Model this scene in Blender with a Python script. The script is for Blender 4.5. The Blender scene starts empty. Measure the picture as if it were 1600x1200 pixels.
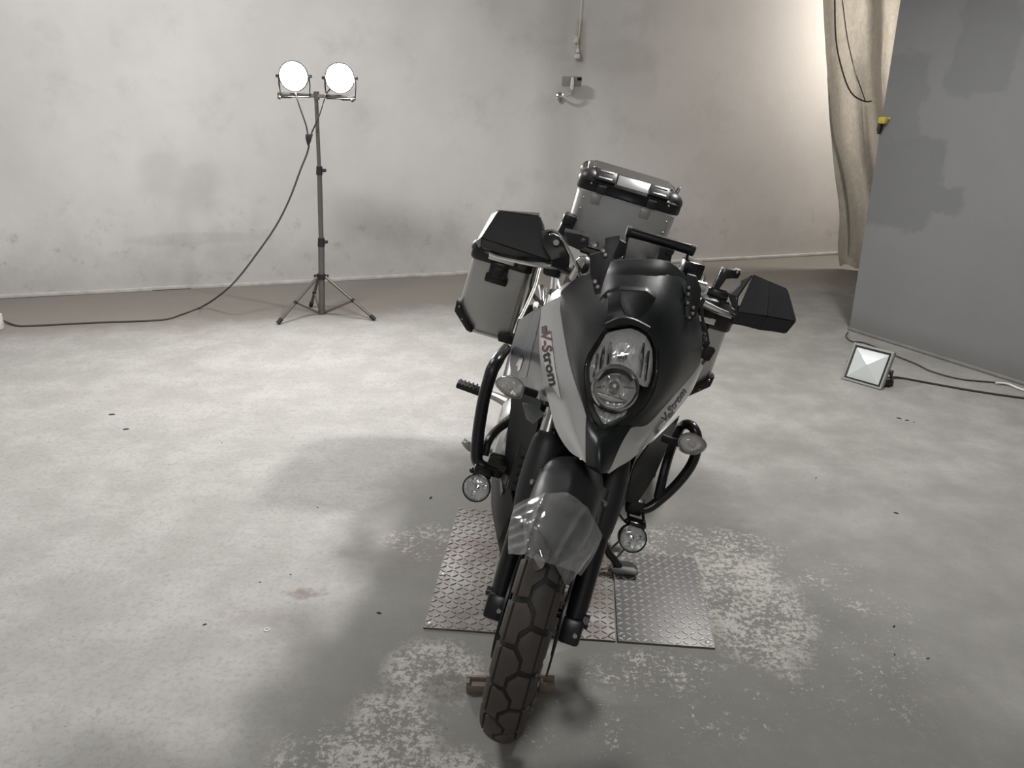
# A motorcycle with luggage cases parked in a bare concrete garage, lit by work lamps.
import bpy, bmesh, math, random
from math import sin, cos, pi, radians
from mathutils import Vector, Matrix
from mathutils.bvhtree import BVHTree

random.seed(7)
scene = bpy.context.scene
COL = scene.collection

# ------------------------------------------------------------------ camera, world, lights, exposure
cam_d = bpy.data.cameras.new('camera')
cam_d.sensor_width = 36.0
cam_d.lens = 28.125
cam_o = bpy.data.objects.new('camera', cam_d)
COL.objects.link(cam_o)
_p, _r = radians(21.22), radians(1.02)
_fw = Vector((0, cos(_p), -sin(_p)))
_rt0, _up0 = Vector((1, 0, 0)), Vector((0, sin(_p), cos(_p)))
_rt = _rt0 * cos(_r) + _up0 * sin(_r)
_up = -_rt0 * sin(_r) + _up0 * cos(_r)
_m = Matrix.Identity(4)
for i in range(3):
    _m[i][0], _m[i][1], _m[i][2] = _rt[i], _up[i], -_fw[i]
_m[0][3], _m[1][3], _m[2][3] = 0, 0, 1.585
cam_o.matrix_world = _m
cam_d.clip_start = 0.05
scene.camera = cam_o

world = bpy.data.worlds.new('world')
scene.world = world
world.use_nodes = True
world.node_tree.nodes['Background'].inputs[0].default_value = (0.9, 0.93, 1.0, 1)
world.node_tree.nodes['Background'].inputs[1].default_value = 0.02

def area(name, loc, target, size, sizey, power, col):
    l = bpy.data.lights.new(name, 'AREA')
    l.shape = 'RECTANGLE'; l.size = size; l.size_y = sizey
    l.energy = power; l.color = col
    o = bpy.data.objects.new(name, l); COL.objects.link(o)
    o.location = loc
    d = Vector(target) - Vector(loc)
    o.rotation_euler = d.to_track_quat('-Z', 'Y').to_euler()
    return o

# ceiling battens and the lamp round the corner behind the partition
area('ceiling_batten_light', (-1.9, 3.3, 3.55), (-2.2, 4.4, 0.0), 1.1, 0.3, 100, (1.0, 0.99, 0.98))
flood = area('ceiling_flood_light', (1.9, 3.7, 3.35), (0.4, 2.9, 0.0), 0.3, 0.2, 78, (1.0, 0.99, 0.97))
flood.data.spread = radians(140)
area('ceiling_batten_light', (0.0, -1.8, 3.55), (0.0, -1.3, 0.0), 1.5, 0.3, 52, (0.985, 0.99, 1.0))
area('back_bay_lamp_light', (3.75, 7.20, 2.4), (2.4, 7.45, 1.5), 0.5, 0.9, 50, (1.0, 0.92, 0.84))

scene.view_settings.view_transform = 'Standard'
scene.view_settings.look = 'None'
scene.view_settings.gamma = 1.0
scene.view_settings.use_curve_mapping = False
scene.view_settings.exposure = 0.0

# ------------------------------------------------------------------ material helpers
class Nodes:
    def __init__(self, name):
        self.m = bpy.data.materials.new(name); self.m.use_nodes = True
        self.t = self.m.node_tree; self.b = self.t.nodes['Principled BSDF']
        self._c = None
    def n(self, typ, **kw):
        x = self.t.nodes.new(typ)
        for k, v in kw.items(): setattr(x, k, v)
        return x
    def link(self, a, b): self.t.links.new(a, b)
    def put(self, sock, v):
        if hasattr(v, 'links') or isinstance(v, bpy.types.NodeSocket): self.link(v, sock)
        elif isinstance(v, (tuple, list)) and len(v) == 3 and sock.type == 'RGBA': sock.default_value = (*v, 1)
        else: sock.default_value = v
    def co(self):
        if self._c is None: self._c = self.n('ShaderNodeTexCoord').outputs['Object']
        return self._c
    def mapped(self, loc=(0, 0, 0), rot=(0, 0, 0), scale=(1, 1, 1)):
        x = self.n('ShaderNodeMapping'); self.link(self.co(), x.inputs[0])
        x.inputs[1].default_value = loc; x.inputs[2].default_value = rot; x.inputs[3].default_value = scale
        return x.outputs[0]
    def noise(self, scale, detail=4, rough=0.55, vec=None, dist=0.0):
        x = self.n('ShaderNodeTexNoise'); self.link(vec or self.co(), x.inputs['Vector'])
        x.inputs['Scale'].default_value = scale; x.inputs['Detail'].default_value = detail
        x.inputs['Roughness'].default_value = rough; x.inputs['Distortion'].default_value = dist
        return x.outputs[0]
    def voro(self, scale, vec=None):
        x = self.n('ShaderNodeTexVoronoi'); self.link(vec or self.co(), x.inputs['Vector'])
        x.inputs['Scale'].default_value = scale
        return x.outputs['Distance']
    def math(self, op, a, b=0.0, c=0.0, clamp=False):
        x = self.n('ShaderNodeMath', operation=op); x.use_clamp = clamp
        self.put(x.inputs[0], a); self.put(x.inputs[1], b); self.put(x.inputs[2], c)
        return x.outputs[0]
    def step(self, v, lo, hi):
        x = self.n('ShaderNodeMapRange'); x.interpolation_type = 'SMOOTHSTEP'
        self.put(x.inputs[0], v)
        x.inputs[1].default_value = lo; x.inputs[2].default_value = hi
        return x.outputs[0]
    def mix(self, f, a, b):
        x = self.n('ShaderNodeMix', data_type='RGBA')
        self.put(x.inputs[0], f); self.put(x.inputs[6], a); self.put(x.inputs[7], b)
        return x.outputs[2]
    def xyz(self, vec=None):
        x = self.n('ShaderNodeSeparateXYZ'); self.link(vec or self.co(), x.inputs[0]); return x.outputs
    def blob(self, c, r, wob=0.0, ns=2.0, soft=0.35, rot=0.0):
        # soft-edged elliptical stain, its outline wobbled by noise; c and r in the XY plane
        v = self.mapped((0, 0, 0)); s = self.n('ShaderNodeVectorMath', operation='SUBTRACT')
        self.link(v, s.inputs[0]); s.inputs[1].default_value = (c[0], c[1], 0)
        mp = self.n('ShaderNodeMapping'); self.link(s.outputs[0], mp.inputs[0])
        mp.inputs[2].default_value = (0, 0, rot)
        mp2 = self.n('ShaderNodeMapping'); self.link(mp.outputs[0], mp2.inputs[0])
        mp2.inputs[3].default_value = (1 / r[0], 1 / r[1], 0)
        ln = self.n('ShaderNodeVectorMath', operation='LENGTH'); self.link(mp2.outputs[0], ln.inputs[0])
        d = ln.outputs['Value']
        if wob: d = self.math('ADD', d, self.math('MULTIPLY', self.math('SUBTRACT', self.noise(ns, 5), 0.5), wob))
        return self.step(d, 1.0 + soft / 2, 1.0 - soft / 2)
    def bump(self, h, strength=0.2, dist=0.01):
        x = self.n('ShaderNodeBump'); x.inputs['Strength'].default_value = strength
        x.inputs['Distance'].default_value = dist; self.link(h, x.inputs['Height'])
        self.link(x.outputs[0], self.b.inputs['Normal'])
    def set(self, **kw):
        for k, v in kw.items(): self.put(self.b.inputs[k.replace('_', ' ')], v)
        return self

def simple(name, col, rough=0.5, metal=0.0, ns=40, var=0.12, bump=0.0, spec=0.5, coat=0.0):
    g = Nodes(name)
    f = g.noise(ns, 5)
    dk = tuple(max(0, c * (1 - var)) for c in col); lt = tuple(min(1, c * (1 + var)) for c in col)
    g.set(Base_Color=g.mix(f, dk, lt), Metallic=metal, Roughness=g.math('ADD', rough - 0.06, g.math('MULTIPLY', f, 0.12)))
    g.b.inputs['Specular IOR Level'].default_value = spec
    if coat: g.b.inputs['Coat Weight'].default_value = coat; g.b.inputs['Coat Roughness'].default_value = 0.12
    if bump: g.bump(g.noise(ns * 6, 3), bump, 0.002)
    return g.m

M = {}
M['black_plastic'] = simple('black_plastic', (0.013, 0.0135, 0.0145), 0.42, ns=60, bump=0.12)
M['matt_plastic'] = simple('matt_plastic', (0.019, 0.020, 0.022), 0.46, ns=60, bump=0.18)
M['cowl_paint'] = simple('cowl_paint', (0.013, 0.0145, 0.0165), 0.36, ns=30, bump=0.05)
M['gloss_black'] = simple('gloss_black', (0.012, 0.012, 0.013), 0.2, ns=30)
M['bar_black'] = simple('bar_black', (0.015, 0.015, 0.016), 0.26, ns=40)
M['silver_paint'] = simple('silver_paint', (0.46, 0.465, 0.47), 0.30, 0.6, ns=200, var=0.06, coat=0.5)
M['grey_paint'] = simple('grey_paint', (0.105, 0.112, 0.122), 0.36, 0.5, ns=200, var=0.08, coat=0.4)
M['tank_paint'] = simple('tank_paint', (0.15, 0.16, 0.18), 0.33, 0.5, ns=200, var=0.08, coat=0.4)
M['chrome'] = simple('chrome', (0.8, 0.8, 0.8), 0.1, 1.0, ns=30, var=0.03)
M['bright_metal'] = simple('bright_metal', (0.68, 0.68, 0.67), 0.24, 1.0, ns=60, var=0.06)
M['cast_alloy'] = simple('cast_alloy', (0.42, 0.42, 0.41), 0.45, 0.8, ns=60, var=0.1, bump=0.1)
M['dark_metal'] = simple('dark_metal', (0.05, 0.05, 0.052), 0.38, 0.7, ns=60)
M['steel'] = simple('steel', (0.33, 0.32, 0.30), 0.38, 0.9, ns=50, var=0.15)
M['rubber'] = simple('rubber', (0.013, 0.013, 0.013), 0.62, ns=50, var=0.25, bump=0.2)
M['tread'] = simple('tread', (0.058, 0.050, 0.044), 0.62, ns=35, var=0.35, bump=0.25)
M['fork_dark'] = simple('fork_dark', (0.04, 0.041, 0.043), 0.33, 0.75, ns=50)
M['white'] = simple('white', (0.72, 0.72, 0.70), 0.45, ns=40, var=0.05)
M['decal_black'] = simple('decal_black', (0.01, 0.01, 0.011), 0.35, ns=30)
M['decal_red'] = simple('decal_red', (0.12, 0.03, 0.035), 0.35, ns=60, var=0.4)
M['decal_white'] = simple('decal_white', (0.62, 0.62, 0.62), 0.35, 0.2, ns=40, var=0.04)
M['decal_grey'] = simple('decal_grey', (0.055, 0.058, 0.062), 0.35, ns=30)
M['seat_vinyl'] = simple('seat_vinyl', (0.018, 0.018, 0.019), 0.55, ns=90, bump=0.3)
M['cable'] = simple('cable', (0.03, 0.028, 0.026), 0.5, ns=60)
M['cord_brown'] = simple('cord_brown', (0.06, 0.052, 0.045), 0.6, ns=60)
M['white_plastic'] = simple('white_plastic', (0.74, 0.72, 0.68), 0.4, ns=60, var=0.08)
M['yellow'] = simple('yellow', (0.55, 0.46, 0.06), 0.5, ns=60)
M['stand_steel'] = simple('stand_steel', (0.16, 0.15, 0.135), 0.42, 0.55, ns=70, var=0.2)
M['flood_grey'] = simple('flood_grey', (0.28, 0.28, 0.27), 0.5, 0.2, ns=60)
M['rust_bar'] = simple('rust_bar', (0.22, 0.18, 0.14), 0.75, 0.1, ns=25, var=0.45, bump=0.4)
M['grit'] = simple('grit', (0.045, 0.04, 0.035), 0.85, ns=40, var=0.4)
M['amber_bulb'] = simple('amber_bulb', (0.62, 0.56, 0.52), 0.35, ns=60)

def brushed(name, col, rough, rot):
    g = Nodes(name)
    v = g.mapped(rot=rot, scale=(2, 2, 160))
    f = g.noise(3.0, 4, vec=v)
    big = g.noise(5.0, 3)
    g.set(Base_Color=g.mix(f, tuple(c * 0.9 for c in col), tuple(c * 1.06 for c in col)), Metallic=0.85,
          Roughness=g.math('ADD', rough, g.math('MULTIPLY', big, 0.15)))
    g.bump(f, 0.05, 0.001)
    return g.m
M['aluminium'] = brushed('aluminium', (0.60, 0.595, 0.58), 0.33, (0, 0, 0))
M['lid_metal'] = brushed('lid_metal', (0.10, 0.10, 0.10), 0.28, (0, radians(90), 0))
M['silver_plate'] = brushed('silver_plate', (0.85, 0.85, 0.86), 0.2, (0, radians(90), 0))

def clear(name, tint, gloss, rough=0.05, opac=0.0, ocol=(0.5, 0.5, 0.5)):
    # clear cover: see-through with a fresnel-weighted gloss on top
    g = Nodes(name); t = g.t; t.nodes.remove(g.b)
    tr = g.n('ShaderNodeBsdfTransparent'); tr.inputs[0].default_value = (*tint, 1)
    gl = g.n('ShaderNodeBsdfGlossy'); gl.inputs['Roughness'].default_value = rough
    fr = g.n('ShaderNodeFresnel'); fr.inputs[0].default_value = 1.45
    bm_ = g.n('ShaderNodeBump'); bm_.inputs['Strength'].default_value = 0.15; bm_.inputs['Distance'].default_value = 0.002
    g.link(g.noise(45, 3), bm_.inputs['Height']); g.link(bm_.outputs[0], gl.inputs['Normal'])
    mx = g.n('ShaderNodeMixShader')
    g.link(g.math('ADD', g.math('MULTIPLY', fr.outputs[0], 1.0), gloss, clamp=True), mx.inputs[0])
    g.link(tr.outputs[0], mx.inputs[1]); g.link(gl.outputs[0], mx.inputs[2])
    out = mx.outputs[0]
    if opac:
        df = g.n('ShaderNodeBsdfDiffuse'); df.inputs[0].default_value = (*ocol, 1)
        m2 = g.n('ShaderNodeMixShader')
        g.link(g.math('MULTIPLY', g.noise(16, 5, 0.6), opac * 2), m2.inputs[0])
        g.link(out, m2.inputs[1]); g.link(df.outputs[0], m2.inputs[2]); out = m2.outputs[0]
    g.link(out, t.nodes['Material Output'].inputs[0])
    return g.m
M['lens'] = clear('lens', (0.97, 0.97, 0.97), 0.03)
M['lens_frost'] = clear('lens_frost', (0.95, 0.95, 0.95), 0.05, 0.12, 0.22, (0.9, 0.88, 0.86))
M['film'] = clear('film', (0.95, 0.95, 0.95), 0.09, 0.10, 0.14, (0.8, 0.8, 0.8))

def reflector(name, sc):
    # mirror bowl moulded with flutes
    g = Nodes(name)
    v = g.mapped(scale=(sc, sc * 0.35, sc * 0.35))
    w = g.noise(1.0, 2, vec=v, dist=0.6)
    g.set(Base_Color=g.mix(w, (0.86, 0.86, 0.86), (0.97, 0.97, 0.96)), Metallic=0.4, Roughness=0.2)
    g.bump(w, 0.75, 0.012)
    return g.m
M['reflector'] = reflector('reflector', 75)
M['reflector_round'] = reflector('reflector_round', 40)

def lampface():
    g = Nodes('lit_lamp_face')
    g.b.inputs['Base Color'].default_value = (0.9, 0.9, 0.88, 1)
    g.b.inputs['Emission Color'].default_value = (1.0, 0.985, 0.955, 1)
    g.b.inputs['Emission Strength'].default_value = LAMP
    return g.m
LAMP = 400.0
M['lit_lamp_face'] = lampface()

# ------------------------------------------------------------------ mesh helpers
def V3(p): return Vector(p)

def catmull(pts, k):
    pts = [Vector(p) for p in pts]
    if k <= 1 or len(pts) < 3: 
        if k <= 1: return pts
        out = []
        for a, b in zip(pts[:-1], pts[1:]):
            for j in range(k): out.append(a.lerp(b, j / k))
        return out + [pts[-1]]
    out = []
    n = len(pts)
    for i in range(n - 1):
        p0 = pts[i - 1] if i > 0 else pts[0] * 2 - pts[1]
        p1, p2 = pts[i], pts[i + 1]
        p3 = pts[i + 2] if i + 2 < n else pts[-1] * 2 - pts[-2]
        for j in range(k):
            t = j / k
            out.append(0.5 * ((2 * p1) + (p2 - p0) * t + (2 * p0 - 5 * p1 + 4 * p2 - p3) * t * t + (3 * p1 - p0 - 3 * p2 + p3) * t ** 3))
    out.append(pts[-1])
    return out

class MB:
    def __init__(self): self.bm = bmesh.new()
    def _v(self, p): return self.bm.verts.new(p)
    def _f(self, vs):
        try: return self.bm.faces.new(vs)
        except ValueError: return None
    def _bev(self, faces, w, seg=2):
        es = list({e for f in faces if f and f.is_valid for e in f.edges})
        if w > 0: bmesh.ops.bevel(self.bm, geom=es, offset=w, segments=seg, profile=0.5, affect='EDGES', clamp_overlap=True)
    def box(self, c, s, R=None, bev=0.0, taper=(1, 1)):
        R = R or Matrix.Identity(3); c = Vector(c); vs = []
        for z in (-1, 1):
            for y in (-1, 1):
                for x in (-1, 1):
                    tx = taper[0] if z > 0 else 1; ty = taper[1] if z > 0 else 1
                    vs.append(self._v(c + R @ Vector((x * s[0] / 2 * tx, y * s[1] / 2 * ty, z * s[2] / 2))))
        fs = [self._f([vs[i] for i in q]) for q in ((0, 2, 3, 1), (4, 5, 7, 6), (0, 1, 5, 4), (2, 6, 7, 3), (0, 4, 6, 2), (1, 3, 7, 5))]
        self._bev(fs, bev); return self
    def rings(self, rings, cap=True, closed=True):
        vr = [[self._v(p) for p in r] for r in rings]
        n = len(vr[0]); m = n if closed else n - 1
        for a, b in zip(vr[:-1], vr[1:]):
            for i in range(m): self._f([a[i], a[(i + 1) % n], b[(i + 1) % n], b[i]])
        if cap: self._f(list(reversed(vr[0]))); self._f(vr[-1])
        return self
    def tube(self, pts, r, n=10, k=1, cap=True):
        P = catmull(pts, k); L = len(P)
        if not isinstance(r, (list, tuple)): R = [r] * L
        else:
            R = []
            for i in range(L):
                t = i / (L - 1) * (len(r) - 1); j = min(int(t), len(r) - 2); R.append(r[j] + (r[j + 1] - r[j]) * (t - j))
        T0 = (P[1] - P[0]).normalized()
        N = T0.orthogonal().normalized(); rs = []
        for i in range(L):
            T = (P[min(i + 1, L - 1)] - P[max(i - 1, 0)]).normalized()
            N = (N - T * N.dot(T)).normalized(); Bn = T.cross(N)
            rs.append([P[i] + (N * cos(2 * pi * j / n) + Bn * sin(2 * pi * j / n)) * R[i] for j in range(n)])
        return self.rings(rs, cap)
    def cyl(self, a, b, r0, r1=None, n=20, bev=0.0):
        self_faces0 = set(self.bm.faces)
        self.tube([a, b], [r0, r0 if r1 is None else r1], n)
        return self
    def lathe(self, o, axis, prof, n=28, cap=False):
        o = Vector(o); a = Vector(axis).normalized(); x = a.orthogonal().normalized(); y = a.cross(x)
        return self.rings([[o + a * h + (x * cos(2 * pi * j / n) + y * sin(2 * pi * j / n)) * max(r, 1e-5) for j in range(n)] for r, h in prof], cap)
    def prism(self, pts, d, bev=0.0):
        pts = [Vector(p) for p in pts]; d = Vector(d)
        a = [self._v(p) for p in pts]; b = [self._v(p + d) for p in pts]; n = len(pts)
        fs = [self._f(list(reversed(a))), self._f(b)]
        for i in range(n): fs.append(self._f([a[i], a[(i + 1) % n], b[(i + 1) % n], b[i]]))
        self._bev(fs, bev); return self
    def patch(self, rows, ku=1, kv=1, thick=0.0, flip=False):
        g = [catmull(r, kv) for r in rows]
        cols = list(zip(*g)); cols = [catmull(c, ku) for c in cols]
        G = [list(r) for r in zip(*cols)]
        R, C = len(G), len(G[0])
        if thick == 0:
            vs = [[self._v(p) for p in r] for r in G]
            for i in range(R - 1):
                for j in range(C - 1): self._f([vs[i][j], vs[i][j + 1], vs[i + 1][j + 1], vs[i + 1][j]])
            return self
        Nn = [[None] * C for _ in range(R)]
        for i in range(R):
            for j in range(C):
                a = G[min(i + 1, R - 1)][j] - G[max(i - 1, 0)][j]; b = G[i][min(j + 1, C - 1)] - G[i][max(j - 1, 0)]
                nn = a.cross(b); Nn[i][j] = nn.normalized() if nn.length > 1e-12 else Vector((0, 0, 0))
        s = -thick if flip else thick
        A = [[self._v(p) for p in r] for r in G]
        B = [[self._v(G[i][j] + Nn[i][j] * s) for j in range(C)] for i in range(R)]
        for i in range(R - 1):
            for j in range(C - 1):
                self._f([A[i][j], A[i][j + 1], A[i + 1][j + 1], A[i + 1][j]])
                self._f([B[i][j], B[i + 1][j], B[i + 1][j + 1], B[i][j + 1]])
        bd = [(0, j) for j in range(C)] + [(i, C - 1) for i in range(1, R)] + [(R - 1, j) for j in range(C - 2, -1, -1)] + [(i, 0) for i in range(R - 2, 0, -1)]
        for q in range(len(bd)):
            (i, j), (k, l) = bd[q], bd[(q + 1) % len(bd)]
            self._f([A[i][j], B[i][j], B[k][l], A[k][l]])
        return self
    def loops(self, loops, close_last=False, thick=0.0):
        # concentric closed loops joined by quads
        vs = [[self._v(p) for p in l] for l in loops]; n = len(vs[0])
        for a, b in zip(vs[:-1], vs[1:]):
            for i in range(n): self._f([a[i], a[(i + 1) % n], b[(i + 1) % n], b[i]])
        if close_last: self._f(vs[-1])
        return self
    def ball(self, c, r, sc=(1, 1, 1), n=12):
        bmesh.ops.create_uvsphere(self.bm, u_segments=n, v_segments=max(6, n // 2), radius=r,
                                  matrix=Matrix.Translation(Vector(c)) @ Matrix.Diagonal((*sc, 1)))
        return self
    def mirror(self):
        # add the mirror image across local X
        g = bmesh.ops.duplicate(self.bm, geom=list(self.bm.verts) + list(self.bm.edges) + list(self.bm.faces))['geom']
        for v in g:
            if isinstance(v, bmesh.types.BMVert): v.co.x = -v.co.x
        return self
    def flipx(self):
        for v in self.bm.verts: v.co.x = -v.co.x
        return self
    def mesh(self, name, mat, off=Vector((0, 0, 0)), sharp=32):
        bm = self.bm
        bmesh.ops.remove_doubles(bm, verts=bm.verts, dist=1e-6)
        bmesh.ops.recalc_face_normals(bm, faces=bm.faces)
        for v in bm.verts: v.co -= off
        lim = radians(sharp)
        for f in bm.faces: f.smooth = True
        for e in bm.edges:
            e.smooth = not (len(e.link_faces) == 2 and e.calc_face_angle(0) > lim)
        me = bpy.data.meshes.new(name); bm.to_mesh(me); bm.free()
        me.materials.append(mat if not isinstance(mat, str) else M[mat])
        return me

OFF = {}
def link(name, data, parent=None):
    o = bpy.data.objects.new(name, data); COL.objects.link(o)
    if parent: o.parent = parent
    return o
def tag(o, label=None, cat=None, group=None, kind=None):
    if label: o['label'] = label
    if cat: o['category'] = cat
    if group: o['group'] = group
    if kind: o['kind'] = kind
    return o
def root(name, label, cat, base, frame=None, group=None):
    # an Empty at the thing's base; vertices of its parts are given in `frame` coordinates (or world)
    o = bpy.data.objects.new(name, None); COL.objects.link(o); o.empty_display_size = 0.1
    base = Vector(base)
    o.matrix_world = (frame or Matrix.Identity(4)) @ Matrix.Translation(base)
    OFF[o.name] = base
    return tag(o, label, cat, group)
def part(name, mb, mat, parent, sharp=32):
    # a part, or a sub-part when `parent` is a part; local axes are those of the thing
    top = parent
    off = OFF[top.name]
    o = link(name, mb.mesh(name, mat, off, sharp), parent)
    OFF[o.name] = off
    return o
def single(name, mb, mat, label, cat, base=(0, 0, 0), group=None, sharp=32):
    o = link(name, mb.mesh(name, mat, Vector(base), sharp)); o.location = base
    return tag(o, label, cat, group)
def struct(name, mb, mat, sharp=32):
    o = link(name, mb.mesh(name, mat, Vector((0, 0, 0)), sharp)); o['kind'] = 'structure'; OFF[o.name] = Vector((0, 0, 0))
    return o

# ------------------------------------------------------------------ the room
def floor_mat():
    g = Nodes('concrete_floor')
    X, Y, Z = g.xyz()
    big = g.noise(0.8, 6, 0.6); mid = g.noise(4.0, 8, 0.65); fine = g.noise(60, 6, 0.7)
    streak = g.noise(1.0, 6, 0.65, vec=g.mapped(rot=(0, 0, radians(28)), scale=(2.5, 16, 1)))
    col = g.mix(g.step(mid, 0.35, 0.68), (0.32, 0.313, 0.296), (0.395, 0.388, 0.37))
    col = g.mix(g.math('MULTIPLY', g.step(streak, 0.5, 0.70), 0.45), col, (0.32, 0.31, 0.295))
    # mid-grey right half, colour darkened further to offset the strong ceiling flood
    right = g.step(g.math('ADD', X, g.math('MULTIPLY', big, 1.4)), 0.6, 2.0)
    col = g.mix(g.math('MULTIPLY', right, 0.75), col, g.mix(g.step(mid, 0.35, 0.7), (0.20, 0.195, 0.18), (0.285, 0.278, 0.26)))
    # tan band of old paint along the far wall
    dw = g.math('SUBTRACT', g.math('ADD', g.math('MULTIPLY', X, 0.2922), 6.462), g.math('MULTIPLY', Y, 0.9564))
    dwn = g.math('ADD', dw, g.math('MULTIPLY', g.math('SUBTRACT', g.noise(2.2, 6, 0.7), 0.5), 0.7))
    tan = g.step(dwn, 1.18, 0.86)
    col = g.mix(tan, col, g.mix(mid, (0.215, 0.198, 0.172), (0.27, 0.25, 0.222)))
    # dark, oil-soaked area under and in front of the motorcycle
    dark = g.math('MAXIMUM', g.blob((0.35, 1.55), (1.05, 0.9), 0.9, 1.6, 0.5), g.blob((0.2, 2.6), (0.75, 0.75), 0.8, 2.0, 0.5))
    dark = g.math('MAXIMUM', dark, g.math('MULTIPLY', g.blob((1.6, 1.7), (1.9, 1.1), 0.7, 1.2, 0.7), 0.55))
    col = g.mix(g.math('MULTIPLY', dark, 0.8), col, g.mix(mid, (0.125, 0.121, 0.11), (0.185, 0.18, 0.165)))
    # flaking remains of pale paint
    fl = g.math('ADD', g.math('MULTIPLY', g.noise(55, 7, 0.8), 0.75), g.math('MULTIPLY', g.noise(9, 4), 0.25))
    flk = None
    for c, r, th in (((0.78, 2.16), (0.17, 0.30), 0.50), ((0.70, 2.50), (0.26, 0.13), 0.53), ((-0.20, 1.83), (0.13, 0.13), 0.50), ((-0.30, 1.58), (0.13, 0.16), 0.50),
                     ((-0.15, 1.42), (0.16, 0.12), 0.515), ((0.42, 1.84), (0.20, 0.08), 0.54), ((-0.32, 2.50), (0.13, 0.11), 0.54), ((0.30, 1.70), (0.45, 0.16), 0.585),
                     ((0.95, 2.1), (0.32, 0.42), 0.575), ((-0.48, 1.48), (0.10, 0.14), 0.53)):
        m = g.math('MULTIPLY', g.blob(c, r, 0.9, 7.0, 0.6), g.step(fl, th - 0.012, th + 0.012))
        flk = m if flk is None else g.math('MAXIMUM', flk, m)
    col = g.mix(g.math('MULTIPLY', flk, 0.85), col, (0.50, 0.485, 0.44))
    # rusty smears, round damp spot, dark specks
    for c, r, a in (((-0.66, 2.17), (0.05, 0.025), 0.6), ((-0.76, 2.04), (0.10, 0.035), 0.22), ((-0.40, 2.42), (0.2, 0.09), 0.15)):
        col = g.mix(g.math('MULTIPLY', g.blob(c, r, 3.0, 26, 1.2), a), col, (0.13, 0.085, 0.055))
    col = g.mix(g.math('MULTIPLY', g.blob((-0.165, 1.76), (0.062, 0.055), 0.6, 14, 0.3), 0.6), col, (0.115, 0.108, 0.095))
    sp = g.step(g.voro(15.0, g.mapped(rot=(0, 0, 0.5), scale=(1, 2.0, 0))), 0.085, 0.03)
    spm = g.math('MULTIPLY', sp, g.step(g.noise(14, 2), 0.5, 0.62))
    col = g.mix(g.math('MULTIPLY', spm, 0.7), col, (0.08, 0.074, 0.066))
    grain = g.noise(22, 7, 0.75)
    col = g.mix(g.math('MULTIPLY', g.step(grain, 0.50, 0.68), 0.42), col, (0.24, 0.23, 0.215))
    col = g.mix(g.math('MULTIPLY', g.step(fine, 0.48, 0.68), 0.40), col, (0.2, 0.19, 0.17))
    g.set(Base_Color=col, Roughness=g.math('ADD', 0.62, g.math('MULTIPLY', mid, 0.25)))
    g.b.inputs['Specular IOR Level'].default_value = 0.35
    g.bump(g.math('ADD', g.math('MULTIPLY', fine, 0.6), g.math('ADD', g.math('MULTIPLY', mid, 0.7), g.math('MULTIPLY', flk, 0.5))), 0.25, 0.006)
    return g.m

def wall_mat():
    g = Nodes('plastered_wall')
    X, Y, Z = g.xyz()
    big = g.noise(0.7, 6, 0.6); mid = g.noise(3.2, 7, 0.6); fine = g.noise(70, 5, 0.7)
    col = g.mix(g.step(big, 0.3, 0.7), (0.62, 0.61, 0.595), (0.74, 0.73, 0.715))
    col = g.mix(g.math('MULTIPLY', g.step(mid, 0.52, 0.75), 0.3), col, (0.44, 0.43, 0.41))
    # scuffed grime band near the floor
    low = g.step(g.math('ADD', Z, g.math('MULTIPLY', g.noise(2.6, 6, 0.7), 0.9)), 1.05, 0.42)
    col = g.mix(g.math('MULTIPLY', low, 0.45), col, (0.36, 0.345, 0.33))
    grime = g.math('MULTIPLY', g.step(g.noise(5.5, 9, 0.75), 0.54, 0.70), g.step(Z, 0.85, 0.3))
    col = g.mix(g.math('MULTIPLY', grime, 0.5), col, (0.24, 0.225, 0.2))
    # warm lamplight from behind the sheet, painted into the right part's colour
    rt = g.step(g.math('ADD', X, g.math('MULTIPLY', big, 1.0)), 0.6, 2.6)
    col = g.mix(g.math('MULTIPLY', rt, 0.35), col, (0.60, 0.56, 0.52))
    # grey repainted stripe left of the wall tap, brown run under it
    gs = g.math('MULTIPLY', g.step(X, 0.10, 0.32), g.step(X, 0.62, 0.42))
    col = g.mix(g.math('MULTIPLY', gs, 0.30), col, (0.40, 0.39, 0.375))
    st = g.math('MULTIPLY', g.math('MULTIPLY', g.step(g.math('ABSOLUTE', g.math('SUBTRACT', X, 0.50)), 0.06, 0.015), g.step(Z, 1.60, 1.72)), g.step(Z, 2.02, 1.95))
    col = g.mix(g.math('MULTIPLY', st, g.math('MULTIPLY', g.noise(12, 4), 0.9)), col, (0.28, 0.25, 0.19))
    for cx, cz, rx, rz, a in ((0.85, 1.72, 0.35, 0.14, 0.10), (-2.4, 0.38, 0.5, 0.05, 0.16)):
        d = g.math('ADD', g.math('POWER', g.math('DIVIDE', g.math('SUBTRACT', X, cx), rx), 2.0), g.math('POWER', g.math('DIVIDE', g.math('SUBTRACT', Z, cz), rz), 2.0))
        d = g.math('ADD', d, g.math('MULTIPLY', g.math('SUBTRACT', mid, 0.5), 2.0))
        col = g.mix(g.math('MULTIPLY', g.step(d, 1.3, 0.5), a), col, (0.30, 0.265, 0.22))
    g.set(Base_Color=col, Roughness=0.78)
    g.b.inputs['Specular IOR Level'].default_value = 0.3
    g.bump(g.math('ADD', g.math('MULTIPLY', fine, 0.4), mid), 0.22, 0.008)
    return g.m

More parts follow.
